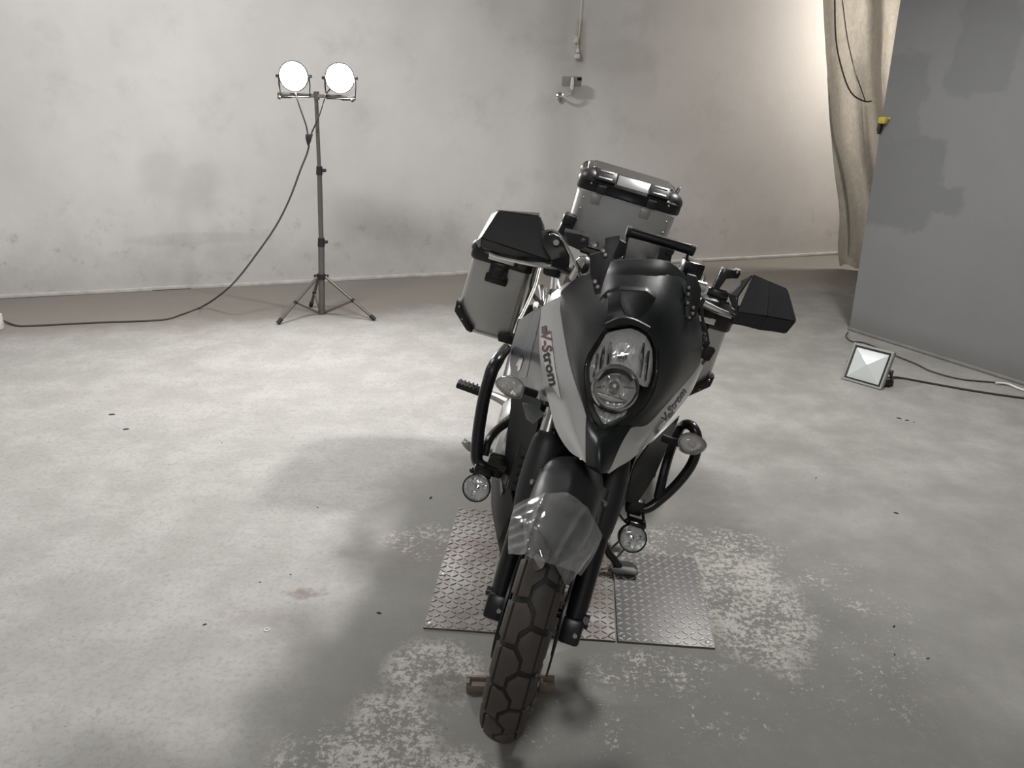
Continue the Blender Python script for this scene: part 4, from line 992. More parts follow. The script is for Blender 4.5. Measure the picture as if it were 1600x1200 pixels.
pr_ = P('flank_panel', MB().patch(SR, 4, 6, 0.004, True), 'silver_paint')
br_ = bvh_of(SR); dr_ = camdir((0.1837, 0.3000, 0.8648))
lt, dn = lettering('V-Strom', (0.1679, 0.2400, 0.8481), (0.2164, 0.3600, 0.9001), (0.1550, 0.2400, 0.8566)); P('lettering', stick(lt, br_, dr_, 0.006), 'decal_black', pr_)

# ---- tank shrouds behind the flanks
SH = [[(-0.2064, 0.4700, 0.9820), (-0.2288, 0.5700, 0.9305), (-0.2597, 0.6800, 0.8594)], [(-0.1952, 0.4300, 0.9286), (-0.2250, 0.5300, 0.8694), (-0.2581, 0.6300, 0.8073)], [(-0.1800, 0.3800, 0.8887), (-0.2123, 0.4900, 0.8239), (-0.2510, 0.6000, 0.7575)], [(-0.1521, 0.3250, 0.8362), (-0.1859, 0.4500, 0.7760), (-0.2327, 0.5700, 0.7243)], [(-0.1247, 0.2650, 0.8030), (-0.1522, 0.3900, 0.7522), (-0.2025, 0.5300, 0.7143)]]
sh = P('tank_shroud', MB().patch(SH, 4, 5, 0.004, False), 'grey_paint')
bs = bvh_of(SH); ds = camdir((-0.2179, 0.5000, 0.8006))
P('shroud_stripe', stick(decal([(-0.2209, 0.5500, 0.9350), (-0.2063, 0.5000, 0.9619), (-0.2035, 0.4800, 0.8810), (-0.1934, 0.4700, 0.7698), (-0.2159, 0.5300, 0.7349), (-0.2281, 0.5300, 0.8267)], 4), bs, ds, 0.003), 'tank_paint', sh)
P('emblem', stick(decal([(-0.2259, 0.5200, 0.8088), (-0.2201, 0.5100, 0.8183), (-0.2160, 0.5000, 0.8072), (-0.2237, 0.5200, 0.7873), (-0.2163, 0.5100, 0.7914), (-0.2163, 0.5100, 0.7712), (-0.2222, 0.5300, 0.7576), (-0.2246, 0.5300, 0.7732), (-0.2304, 0.5400, 0.7696), (-0.2275, 0.5300, 0.7906)], 1), bs, ds, 0.007), 'bright_metal', sh)
SHM = [[Vector((-Vector(p).x, Vector(p).y, Vector(p).z)) for p in r] for r in SH]
P('tank_shroud', MB().patch(SHM, 4, 5, 0.004), 'grey_paint')
# tank, seat, tail
def ringv(y, hw, z0, z1, n=16, sq=0.7):
    out = []
    for k in range(n):
        a = 2 * pi * k / n; c, s = cos(a), sin(a)
        out.append(Vector((math.copysign(abs(c) ** sq, c) * hw, y, (z0 + z1) / 2 + math.copysign(abs(s) ** sq, s) * (z1 - z0) / 2)))
    return out
P('fuel_tank', MB().rings([ringv(0.50, 0.10, 0.80, 0.98), ringv(0.56, 0.17, 0.74, 1.02), ringv(0.68, 0.20, 0.72, 1.045), ringv(0.82, 0.17, 0.72, 1.00), ringv(0.92, 0.12, 0.74, 0.90), ringv(0.96, 0.09, 0.76, 0.84)]), 'tank_paint', None, 60)
P('filler_cap', MB().lathe((0, 0.70, 1.04), (0, 0, 1), [(0.04, 0), (0.04, 0.008), (0.034, 0.012), (0, 0.012)], 24), 'dark_metal')
P('seat', MB().rings([ringv(0.90, 0.08, 0.78, 0.86), ringv(1.0, 0.14, 0.76, 0.85), ringv(1.15, 0.17, 0.76, 0.86), ringv(1.26, 0.15, 0.78, 0.91), ringv(1.45, 0.14, 0.80, 0.93), ringv(1.60, 0.11, 0.82, 0.92)]), 'seat_vinyl', None, 60)
P('tail_unit', MB().rings([ringv(1.10, 0.11, 0.66, 0.78), ringv(1.4, 0.13, 0.70, 0.82), ringv(1.7, 0.10, 0.76, 0.86), ringv(1.84, 0.06, 0.80, 0.86)]), 'black_plastic', None, 60)
P('rear_mudguard', MB().patch([[(-0.08, 1.72, 0.76), (0, 1.72, 0.77), (0.08, 1.72, 0.76)], [(-0.08, 1.86, 0.66), (0, 1.86, 0.67), (0.08, 1.86, 0.66)], [(-0.08, 1.94, 0.50), (0, 1.95, 0.50), (0.08, 1.94, 0.50)]], 3, 3, 0.004), 'black_plastic')
# carrier under the top case, and the side racks
P('rear_carrier', MB().box((0, 1.62, 0.955), (0.24, 0.34, 0.016), None, 0.006).box((-0.07, 1.5, 0.93), (0.03, 0.2, 0.04), None, 0.006).box((0.07, 1.5, 0.93), (0.03, 0.2, 0.04), None, 0.006), 'black_plastic')
for s in (-1, 1):
    P('grab_rail', MB().tube([(s * 0.12, 1.05, 0.83), (s * 0.185, 1.12, 0.90), (s * 0.20, 1.30, 0.945), (s * 0.18, 1.50, 0.955), (s * 0.10, 1.66, 0.95)], 0.013, 10, 4), 'bright_metal')
    P('pannier_rack', MB().tube([(s * 0.15, 1.05, 0.80), (s * 0.24, 1.20, 0.80), (s * 0.262, 1.38, 0.80), (s * 0.262, 1.75, 0.80), (s * 0.262, 1.80, 0.74), (s * 0.262, 1.70, 0.53), (s * 0.262, 1.40, 0.53), (s * 0.262, 1.33, 0.60), (s * 0.255, 1.30, 0.80)], 0.009, 8, 3), 'bar_black')
    P('case_clamp', MB().box((s * 0.195, 1.45, 1.03), (0.05, 0.05, 0.10), RYm(-8 * s), 0.010).box((s * 0.20, 1.42, 1.062), (0.038, 0.04, 0.04), None, 0.010).box((s * 0.18, 1.45, 0.985), (0.09, 0.06, 0.03), None, 0.008), 'black_plastic')
# bright frame tubes showing beside the tank on the camera's left
P('frame_rail', MB().tube([(-0.2412, 1.0000, 0.9871), (-0.2445, 0.9200, 0.9583), (-0.2427, 0.8600, 0.9238), (-0.2509, 0.7600, 0.8802), (-0.2581, 0.7000, 0.8537)], 0.0055, 10, 3), 'steel')
P('frame_rail', MB().tube([(-0.2004, 0.9500, 0.9930), (-0.1935, 0.8800, 0.9683), (-0.1849, 0.8200, 0.9369)], 0.012, 10, 3), 'bright_metal')
P('side_cover', MB().patch([[(-0.15, 0.80, 0.90), (-0.17, 0.98, 0.84), (-0.15, 1.2, 0.80)], [(-0.19, 0.80, 0.78), (-0.19, 0.98, 0.72), (-0.16, 1.2, 0.72)], [(-0.18, 0.78, 0.66), (-0.17, 0.95, 0.60), (-0.15, 1.15, 0.62)]], 3, 3, 0.004), 'black_plastic')
P('side_cover', MB().patch([[(0.15, 0.80, 0.90), (0.17, 0.98, 0.84), (0.15, 1.2, 0.80)], [(0.19, 0.80, 0.78), (0.19, 0.98, 0.72), (0.16, 1.2, 0.72)], [(0.18, 0.78, 0.66), (0.17, 0.95, 0.60), (0.15, 1.15, 0.62)]], 3, 3, 0.004, True), 'black_plastic')
for a, b, m_ in (((-0.2257, 0.9000, 0.9207), (-0.2069, 0.8200, 0.8979), 'steel'), ((-0.2111, 0.8800, 0.9194), (-0.1984, 0.8000, 0.9019), 'bright_metal'), ((-0.1954, 0.8200, 0.9230), (-0.1939, 0.7400, 0.9077), 'steel'), ((-0.2234, 0.8000, 0.8878), (-0.2234, 0.7600, 0.8844), 'white_plastic')):
    P('hose_fitting', MB().tube([a, b], [0.009, 0.007], 8), m_)

# ---- frame, engine, radiator, underside
for s in (-1, 1):
    P('main_frame', MB().tube([(s * 0.05, 0.38, 0.92), (s * 0.13, 0.50, 0.84), (s * 0.16, 0.70, 0.70), (s * 0.15, 0.92, 0.50), (s * 0.13, 0.98, 0.36)], [0.03, 0.034, 0.034, 0.03, 0.028], 10, 4), 'cast_alloy')
    P('swingarm', MB().box((s * 0.12, 1.28, 0.34), (0.035, 0.66, 0.07), None, 0.010), 'cast_alloy')
P('engine_case', MB().box((0, 0.72, 0.40), (0.34, 0.46, 0.28), None, 0.04), 'dark_metal')
P('front_cylinder', MB().box((0, 0.50, 0.58), (0.20, 0.17, 0.26), RX(28), 0.02), 'dark_metal')
P('rear_cylinder', MB().box((0, 0.78, 0.66), (0.20, 0.17, 0.24), RX(-28), 0.02), 'dark_metal')
P('clutch_cover', MB().lathe((-0.165, 0.66, 0.44), (-1, 0, 0), [(0.118, 0), (0.118, 0.035), (0.10, 0.052), (0.06, 0.058), (0, 0.06)], 32), 'cast_alloy')
P('engine_side_plate', MB().prism([(-0.20, 0.60, 0.60), (-0.235, 0.62, 0.545), (-0.24, 0.64, 0.50), (-0.215, 0.66, 0.44), (-0.18, 0.66, 0.44), (-0.17, 0.62, 0.58)], (0, 0.16, 0), 0.008), 'bright_metal')
P('alternator_cover', MB().lathe((0.165, 0.66, 0.42), (1, 0, 0), [(0.10, 0), (0.10, 0.03), (0.085, 0.045), (0, 0.05)], 32), 'dark_metal')
rad = P('radiator', MB().box((0, 0.40, 0.60), (0.32, 0.04, 0.26), RX(-12), 0.008), 'dark_metal')
for k in range(9): P('radiator_fin', MB().box((0, 0.374 + 0.0052 * (k - 4), 0.605 + 0.026 * (k - 4)), (0.29, 0.006, 0.004), RX(-12)), 'gloss_black', rad)
P('radiator_shroud', MB().patch([[(-0.2260, 0.4800, 0.7353), (-0.1864, 0.4200, 0.7483), (-0.1382, 0.3400, 0.7664)], [(-0.2107, 0.4600, 0.6668), (-0.1682, 0.4000, 0.6769), (-0.1281, 0.3500, 0.6792)], [(-0.1954, 0.4300, 0.5817), (-0.1609, 0.3900, 0.5879), (-0.1282, 0.3600, 0.5872)], [(-0.1791, 0.4100, 0.4953), (-0.1569, 0.3900, 0.4987), (-0.1396, 0.3700, 0.5049)]], 4, 3, 0.004, True), 'black_plastic')
P('radiator_shroud', MB().patch([[(0.2493, 0.4800, 0.7859), (0.2079, 0.4000, 0.7690), (0.1633, 0.3200, 0.7379)], [(0.2415, 0.4500, 0.6839), (0.2002, 0.4000, 0.6751), (0.1555, 0.3500, 0.6599)], [(0.2307, 0.4200, 0.6117), (0.1955, 0.3900, 0.6060), (0.1630, 0.3700, 0.5958)], [(0.2092, 0.4000, 0.5279), (0.1935, 0.3900, 0.5286), (0.1733, 0.3800, 0.5320)]], 4, 3, 0.004), 'black_plastic')
P('inner_cowl_flap', MB().prism([(-0.1860, 0.3300, 0.7515), (-0.1493, 0.3100, 0.7643), (-0.1227, 0.2900, 0.7552), (-0.1428, 0.3100, 0.7108), (-0.1638, 0.3300, 0.7103)], (0.0, 0.006, 0), 0.001), 'grey_paint')
P('inner_cowl', MB().box((0, 0.30, 0.80), (0.20, 0.10, 0.16), RX(-20), 0.03), 'black_plastic')
P('exhaust_header', MB().tube([(-0.05, 0.44, 0.50), (-0.07, 0.38, 0.42), (-0.08, 0.40, 0.30), (-0.09, 0.55, 0.22), (-0.12, 0.85, 0.22), (-0.17, 1.1, 0.30), (-0.19, 1.25, 0.40)], 0.022, 12, 4), 'steel')
P('muffler', MB().tube([(-0.19, 1.22, 0.38), (-0.205, 1.27, 0.41), (-0.215, 1.70, 0.56), (-0.215, 1.74, 0.575)], [0.035, 0.062, 0.065, 0.05], 20), 'dark_metal')
P('belly_pan', MB().patch([[(-0.2001, 0.5200, 0.4126), (-0.1820, 0.4600, 0.4406), (-0.1396, 0.4200, 0.4443)], [(-0.1765, 0.5200, 0.3163), (-0.1528, 0.4500, 0.3435), (-0.1071, 0.4100, 0.3723)], [(-0.1409, 0.5000, 0.2460), (-0.1171, 0.4500, 0.2630), (-0.0797, 0.4200, 0.2840)], [(-0.1074, 0.4600, 0.1929), (-0.0897, 0.4400, 0.2033), (-0.0666, 0.4300, 0.2184)]], 4, 3, 0.005), 'black_plastic')
P('skid_plate', MB().patch([[(-0.12, 0.42, 0.40), (0, 0.40, 0.40), (0.12, 0.42, 0.40)], [(-0.13, 0.44, 0.26), (0, 0.42, 0.25), (0.13, 0.44, 0.26)], [(-0.12, 0.56, 0.19), (0, 0.55, 0.18), (0.12, 0.56, 0.19)], [(-0.12, 0.90, 0.18), (0, 0.90, 0.17), (0.12, 0.90, 0.18)]], 4, 3, 0.005), 'black_plastic')
P('oil_cooler_strip', MB().prism([(-0.1907, 0.4500, 0.4631), (-0.1831, 0.4500, 0.4635), (-0.1623, 0.4300, 0.4243), (-0.1656, 0.4300, 0.4076)], (0, 0.01, 0), 0.001), 'cast_alloy')

# ---- crash bars
CBL = P('crash_bar', MB().tube([(-0.2734, 0.6200, 0.7809), (-0.2832, 0.5200, 0.7828), (-0.2906, 0.4800, 0.7591), (-0.2904, 0.4650, 0.6801), (-0.2816, 0.4500, 0.5964), (-0.2680, 0.4300, 0.5260), (-0.2557, 0.4200, 0.4989), (-0.2252, 0.4200, 0.4918), (-0.1762, 0.4600, 0.4911)], [0.0165, 0.0175, 0.0175, 0.018, 0.018, 0.018, 0.017, 0.015, 0.014], 14, 5), 'bar_black')
P('inner_tube', MB().tube([(-0.2434, 0.4400, 0.5140), (-0.2451, 0.4600, 0.5463), (-0.2345, 0.5000, 0.5668), (-0.2107, 0.5400, 0.5839), (-0.1776, 0.5800, 0.6069)], 0.0125, 10, 4), 'bar_black', CBL)
P('end_sleeve', MB().tube([(-0.2827, 0.5200, 0.7809), (-0.2869, 0.5000, 0.7708), (-0.2906, 0.4800, 0.7591), (-0.2912, 0.4730, 0.7295)], [0.0178, 0.0186, 0.0186, 0.018], 14, 3), 'dark_metal', CBL)
CBR = P('crash_bar', MB().tube([(0.2940, 0.6200, 0.6975), (0.2843, 0.5200, 0.7519), (0.2940, 0.4800, 0.7655), (0.3120, 0.4650, 0.7475), (0.3233, 0.4550, 0.7083), (0.3222, 0.4500, 0.6578), (0.3016, 0.4400, 0.5965), (0.2712, 0.4300, 0.5399), (0.2462, 0.4200, 0.5111), (0.2195, 0.4200, 0.4998), (0.2036, 0.4500, 0.4874)], 0.0145, 14, 5), 'bar_black')
P('inner_tube', MB().tube([(0.2813, 0.5600, 0.7173), (0.2699, 0.5200, 0.6899), (0.2619, 0.4800, 0.6540), (0.2613, 0.4500, 0.6055), (0.2651, 0.4300, 0.5466)], 0.0135, 10, 4), 'bar_black', CBR)
P('crash_bar_clamp', MB().box((-0.2040, 0.4200, 0.5053), (0.05, 0.05, 0.06), None, 0.010).cyl((-0.2299, 0.4000, 0.5201), (-0.1751, 0.4000, 0.5128), 0.012, None, 10), 'bar_black', CBL)
P('crash_bar_clamp', MB().box((0.2080, 0.4200, 0.5113), (0.05, 0.05, 0.05), None, 0.010), 'bar_black', CBR)

# ---- auxiliary lamps under the crash bars
def fog(c, d, hang):
    c, d = Vector(c), Vector(d).normalized()
    f = P('fog_lamp', MB().lathe(c, d, [(0.0, -0.055), (0.018, -0.055), (0.032, -0.046), (0.038, -0.025), (0.040, 0.0), (0.040, 0.010), (0.0365, 0.011), (0.0365, 0.0)], 32), 'bar_black')
    P('fog_reflector', MB().lathe(c, d, [(0.0365, 0.005), (0.03, -0.010), (0.018, -0.024), (0.006, -0.03), (0.0, -0.03)], 32), 'reflector_round', f)
    P('fog_bulb', MB().lathe(c, d, [(0.008, -0.028), (0.007, -0.006), (0.0, -0.004)], 12), 'chrome', f)
    a = d.orthogonal().normalized()
    for k in range(3):
        q = (Matrix.Rotation(2 * pi * k / 3 + 0.5, 3, d) @ a)
        P('reflector_facet', MB().box(c + q * 0.021 - d * 0.008, (0.014, 0.014, 0.003), d.to_track_quat('Z', 'Y').to_matrix(), 0.001), 'chrome', f)
    P('fog_lens', MB().lathe(c, d, [(0.0366, 0.009), (0.03, 0.013), (0.018, 0.0165), (0.0, 0.018)], 32), 'lens', f, 60)
    P('lamp_bracket', MB().tube([c + Vector((0.026, 0.02, 0.028)), Vector(hang) + Vector((0.022, 0.012, 0))], 0.0045, 8).tube([c + Vector((-0.02, 0.02, 0.030)), Vector(hang) + Vector((-0.022, 0.012, 0))], 0.0045, 8).box(c + Vector((0.002, 0.022, 0.040)), (0.05, 0.035, 0.014), None, 0.004).ball(c + Vector((-0.027, 0.02, 0.038)), 0.008), 'bar_black', f)
fog((-0.2384, 0.3600, 0.4518), (-0.10, -1, 0.36), (-0.2371, 0.4100, 0.5060))
fog((0.2228, 0.3600, 0.4373), (0.06, -1, 0.42), (0.2115, 0.4100, 0.5053))
P('fog_wire', MB().tube([(0.1668, 0.4200, 0.4973), (0.1692, 0.4100, 0.4777), (0.1887, 0.4000, 0.4640), (0.2025, 0.3900, 0.4618)], 0.0035, 6, 4), 'cable')
P('fog_wire', MB().tube([(-0.2173, 0.4200, 0.4836), (-0.2025, 0.4100, 0.4832), (-0.1801, 0.4200, 0.4874), (-0.1552, 0.4400, 0.4935)], 0.0045, 6, 4), 'cable')
P('lamp_stay', MB().tube([(-0.1855, 0.4300, 0.4888), (-0.1454, 0.4000, 0.5077), (-0.1161, 0.3600, 0.5309)], 0.011, 8, 3), 'bar_black')

# ---- indicators
def indicator(pts, cen, stalk, flip):
    pts = [Vector(p) for p in pts]; cen = Vector(cen)
    L_ = interp_loops([pts], 3, 1)[0]
    h = P('indicator', MB().loops([L_, [p.lerp(cen, 0.12) + Vector((0, 0.018, 0)) for p in L_], [p.lerp(cen, 0.5) + Vector((0, 0.034, 0)) for p in L_]], True), 'black_plastic')
    P('indicator_reflector', MB().loops([[p.lerp(cen, 0.10) + Vector((0, 0.003, 0)) for p in L_], [p.lerp(cen, 0.45) + Vector((0, 0.012, 0)) for p in L_], [p.lerp(cen, 0.85) + Vector((0, 0.015, 0)) for p in L_]], True), 'reflector_round', h)
    P('indicator_bulb', MB().ball(cen + Vector((0, 0.004, 0)), 0.008, (1.4, 1, 1)), 'amber_bulb', h)
    P('indicator_lens', MB().loops([L_, [p.lerp(cen, 0.15) + Vector((0, -0.009, 0)) for p in L_], [p.lerp(cen, 0.5) + Vector((0, -0.015, 0)) for p in L_], [p.lerp(cen, 0.92) + Vector((0, -0.016, 0)) for p in L_]], True), 'lens_frost', h, 50)
    P('lens_rim', MB().tube(L_ + [L_[0], L_[1]], 0.0022, 6, 1, False), 'lens_frost', h)
    P('indicator_stalk', MB().tube([cen + Vector((0, 0.03, 0))] + [Vector(p) for p in stalk], 0.011, 10, 2), 'black_plastic', h)
indicator([(-0.2684, 0.2950, 0.8000), (-0.2609, 0.2900, 0.8191), (-0.2397, 0.2840, 0.8319), (-0.2176, 0.2800, 0.8332), (-0.1957, 0.2800, 0.8218), (-0.1941, 0.2800, 0.8039), (-0.1956, 0.2820, 0.7841), (-0.2113, 0.2840, 0.7782), (-0.2347, 0.2880, 0.7802), (-0.2542, 0.2920, 0.7872)], (-0.2303, 0.2850, 0.8032), [(-0.2036, 0.3300, 0.7896), (-0.1568, 0.3500, 0.7792)], 1)
indicator([(0.2256, 0.2850, 0.7912), (0.2268, 0.2850, 0.8068), (0.2417, 0.2870, 0.8183), (0.2636, 0.2900, 0.8202), (0.2880, 0.2940, 0.8111), (0.3009, 0.2980, 0.7961), (0.2967, 0.2980, 0.7793), (0.2802, 0.2940, 0.7663), (0.2567, 0.2890, 0.7630), (0.2362, 0.2860, 0.7712)], (0.2631, 0.2880, 0.7925), [(0.2376, 0.3300, 0.7691), (0.1977, 0.3500, 0.7619)], -1)

# ---- handlebar, hand guards and cockpit bits
HBZ = 1.085
PH('handlebar', MB().tube([(-0.41, 0.60, 1.075), (-0.24, 0.55, 1.09), (-0.13, 0.47, 1.085), (-0.08, 0.445, 1.055), (0.08, 0.445, 1.055), (0.13, 0.47, 1.085), (0.24, 0.55, 1.09), (0.41, 0.60, 1.075)], 0.0115, 12, 3), 'bar_black')
for s in (-1, 1):
    PH('grip', MB().tube([(s * 0.25, 0.553, 1.09), (s * 0.26, 0.556, 1.09), (s * 0.38, 0.592, 1.078), (s * 0.385, 0.593, 1.078)], [0.020, 0.017, 0.017, 0.020], 14), 'rubber')
    PH('bar_end', MB().cyl((s * 0.385, 0.593, 1.078), (s * 0.425, 0.604, 1.073), 0.018, 0.016, 14), 'dark_metal')
    PH('lever', MB().tube([(s * 0.20, 0.49, 1.10), (s * 0.26, 0.49, 1.09), (s * 0.36, 0.53, 1.075), (s * 0.40, 0.545, 1.075)], [0.010, 0.008, 0.0065, 0.008], 10, 4), 'bright_metal')
    PH('switch_pod', MB().box((s * 0.215, 0.54, 1.085), (0.055, 0.05, 0.055), None, 0.012), 'black_plastic')
    PH('bar_riser', MB().cyl((s * 0.05, 0.43, 1.0), (s * 0.05, 0.445, 1.055), 0.018, None, 14).box((s * 0.05, 0.447, 1.066), (0.04, 0.045, 0.028), None, 0.006), 'dark_metal')
def facets(quads, thick=0.004):
    # shell made of flat facets; each quad is given as (a, b, c, d) round its edge
    mb = MB()
    for a, b, c, d in quads: mb.patch([[a, b], [d, c]], 4, 4, thick)
    return mb
_a, _b, _c, _d = (-0.3925, 0.5750, 1.1716), (-0.2840, 0.5500, 1.1933), (-0.2179, 0.5100, 1.0986), (-0.4158, 0.5450, 1.0960)
_e, _f = (-0.4139, 0.5650, 1.0704), (-0.2154, 0.5350, 1.0790)
hgl = P('hand_guard', facets([(_a, _b, _c, _d), ((-0.4055, 0.6500, 1.1574), (-0.2862, 0.6300, 1.1864), _b, _a), (_d, _c, _f, _e), (_e, _f, (-0.2177, 0.6000, 1.0669), (-0.4139, 0.6400, 1.0510)),
                              ((-0.4132, 0.6500, 1.1440), _a, _d, (-0.4335, 0.6200, 1.0646)), ((-0.4335, 0.6200, 1.0646), _d, _e, (-0.4237, 0.6300, 1.0502)), (_b, (-0.2682, 0.5700, 1.1711), (-0.2431, 0.5500, 1.1206), _c)]), 'matt_plastic', None, 20)
P('guard_mount', MB().patch([[(-0.2674, 0.5100, 1.1646), (-0.2358, 0.5300, 1.1737), (-0.1992, 0.5000, 1.1690)], [(-0.2528, 0.4900, 1.1374), (-0.2213, 0.4900, 1.1503), (-0.1853, 0.4800, 1.1490)], [(-0.2186, 0.4720, 1.1089), (-0.2011, 0.4750, 1.1205), (-0.1762, 0.4800, 1.1304)], [(-0.2162, 0.4900, 1.0911), (-0.1935, 0.4900, 1.0925), (-0.1704, 0.5000, 1.0971)]], 2, 2, 0.004), 'black_plastic', hgl)
P('guard_bolt', MB().cyl((-0.2202, 0.4850, 1.1534), (-0.2203, 0.4700, 1.1564), 0.008, None, 10), 'steel', hgl)
_a, _b, _c, _d = (0.3035, 0.5200, 1.2095), (0.4013, 0.5250, 1.1979), (0.4389, 0.4750, 1.1343), (0.2835, 0.4500, 1.1214)
_e, _f, _g = (0.2791, 0.4550, 1.0894), (0.4300, 0.4800, 1.0986), (0.2785, 0.4750, 1.1542)
hgr = P('hand_guard', facets([(_a, (0.3504, 0.5180, 1.2061), (0.3599, 0.4520, 1.1316), _d), ((0.3504, 0.5180, 1.2061), _b, _c, (0.3599, 0.4520, 1.1316)), (_d, (0.3599, 0.4520, 1.1316), (0.3554, 0.4620, 1.0906), _e), ((0.3599, 0.4520, 1.1316), _c, _f, (0.3554, 0.4620, 1.0906)),
                              ((0.2746, 0.5700, 1.1531), _a, _g, (0.2681, 0.5300, 1.1395)), ((0.2681, 0.5300, 1.1395), _g, _d, (0.2783, 0.4900, 1.1245)), ((0.3144, 0.6000, 1.1911), (0.4191, 0.6100, 1.1825), _b, _a), (_b, (0.4332, 0.6000, 1.1743), (0.4696, 0.5700, 1.1181), _c),
                              (_c, (0.4696, 0.5700, 1.1181), (0.4586, 0.5700, 1.0820), _f), (_e, _f, (0.4546, 0.5700, 1.0827), (0.2969, 0.5300, 1.0735))]), 'matt_plastic', None, 20)
P('guard_mount', MB().patch([[(0.2180, 0.5500, 1.1169), (0.2235, 0.5600, 1.1252), (0.2560, 0.5400, 1.1182)], [(0.2161, 0.5200, 1.1116), (0.2507, 0.5000, 1.1168), (0.2908, 0.4820, 1.1160)], [(0.2121, 0.5000, 1.0865), (0.2488, 0.4900, 1.0897), (0.2899, 0.4820, 1.0955)], [(0.2191, 0.5100, 1.0707), (0.2529, 0.5000, 1.0730), (0.2888, 0.4920, 1.0790)]], 2, 2, 0.004, True), 'matt_plastic', hgr)
# mirror stalk stub on the right, block with two bolt holes
ms = P('mirror_stub', MB().prism([(0.2213, 0.5400, 1.1337), (0.2355, 0.5400, 1.1343), (0.2454, 0.5500, 1.1790), (0.2773, 0.5500, 1.1850), (0.2803, 0.5500, 1.2005), (0.2723, 0.5500, 1.2072), (0.2296, 0.5500, 1.2017), (0.2262, 0.5500, 1.1916)], (0, 0.026, 0), 0.003), 'bar_black')
for q in ((0.2348, 0.5580, 1.1959), (0.2699, 0.5580, 1.2028)): P('stub_bolt', MB().cyl(Vector(q) + Vector((0, 0, -0.004)), Vector(q) + Vector((0, 0, 0.006)), 0.009, None, 12), 'bright_metal', ms)
P('clutch_perch', MB().box((0.2435, 0.5550, 1.1233), (0.05, 0.04, 0.045), None, 0.010).cyl((0.2097, 0.5500, 1.1294), (0.2672, 0.5500, 1.1263), 0.016, None, 12), 'dark_metal')
# accessory crossbar over the dash
xb = P('accessory_bar', MB().cyl((-0.0541, 0.4200, 1.2445), (0.1150, 0.4200, 1.2459), 0.0135, None, 18), 'gloss_black')
for a, b in (((-0.0591, 0.4200, 1.2447), (-0.0474, 0.4200, 1.2448)), ((0.1048, 0.4200, 1.2462), (0.1185, 0.4200, 1.2452))): P('end_cap', MB().cyl(a, b, 0.0150, None, 16), 'rubber', xb)
P('bar_stay', MB().tube([(-0.0536, 0.4200, 1.2380), (-0.0490, 0.4200, 1.2090), (-0.0468, 0.4000, 1.1800)], 0.0038, 8, 2), 'dark_metal', xb)
P('bar_stay', MB().tube([(0.1045, 0.4200, 1.2377), (0.1088, 0.4200, 1.2117), (0.1115, 0.4000, 1.1796)], 0.0038, 8, 2), 'dark_metal', xb)
# screen brackets: long perforated plates either side
sb = P('screen_bracket', MB().prism([(-0.1381, 0.2600, 1.1936), (-0.1175, 0.2600, 1.2029), (-0.1075, 0.2650, 1.2206), (-0.1150, 0.2700, 1.2393), (-0.0841, 0.2700, 1.2547), (-0.0785, 0.2650, 1.2371), (-0.0855, 0.2500, 1.2052), (-0.0892, 0.2350, 1.1728), (-0.0883, 0.2200, 1.1211), (-0.0988, 0.2200, 1.1147), (-0.1232, 0.2400, 1.1518)], (0.0, 0.008, 0.001), 0.0015), 'matt_plastic')
for q in ((-0.1320, 0.2520, 1.2192), (-0.1099, 0.2520, 1.2132), (-0.1030, 0.2500, 1.2063), (-0.1081, 0.2250, 1.1442), (-0.0990, 0.2220, 1.1350)): P('bracket_bolt', MB().lathe(q, (0, -1, 0.3), [(0.006, -0.004), (0.006, 0.003), (0.003, 0.005), (0, 0.005)], 10), 'steel', sb)
P('bracket_wing', MB().prism([(-0.0809, 0.2750, 1.2453), (-0.0624, 0.2750, 1.2414), (-0.0557, 0.2700, 1.2160), (-0.0757, 0.2600, 1.1996), (-0.0855, 0.2500, 1.2052)], (0, 0.01, 0), 0.002), 'matt_plastic', sb)
sb2 = P('screen_bracket', MB().prism([(0.1063, 0.3300, 1.2021), (0.1289, 0.3300, 1.2023), (0.1496, 0.3200, 1.1779), (0.1558, 0.3050, 1.1472), (0.1531, 0.2800, 1.1203), (0.1415, 0.2700, 1.1047), (0.1291, 0.2700, 1.1126), (0.1141, 0.2950, 1.1523)], (0.0, 0.010, 0.001), 0.0015), 'matt_plastic')
for q in ((0.1157, 0.3000, 1.1763), (0.1183, 0.2930, 1.1624), (0.1226, 0.2830, 1.1433), (0.1378, 0.2750, 1.1387), (0.1402, 0.2700, 1.1260), (0.1353, 0.2650, 1.1160)): P('bracket_bolt', MB().lathe(q, (0, -1, 0.3), [(0.0045, -0.004), (0.0045, 0.003), (0.002, 0.005), (0, 0.005)], 10), 'steel', sb2)
P('clamp_block', MB().box((0.1283, 0.4300, 1.1980), (0.055, 0.05, 0.045), RZ(8), 0.008), 'bar_black')
P('bar_clamp', MB().cyl((0.1586, 0.4500, 1.1585), (0.1827, 0.4500, 1.1587), 0.013, None, 14).cyl((0.1631, 0.4400, 1.1430), (0.1804, 0.4400, 1.1429), 0.011, None, 14), 'bright_metal')
P('dash_housing', MB().rings([ringv(0.33, 0.10, 1.02, 1.14), ringv(0.40, 0.12, 1.04, 1.165), ringv(0.46, 0.09, 1.06, 1.15)]), 'black_plastic', None, 50)
P('dash_panel', MB().box((0, 0.43, 1.16), (0.20, 0.05, 0.016), RX(25), 0.005), 'gloss_black')
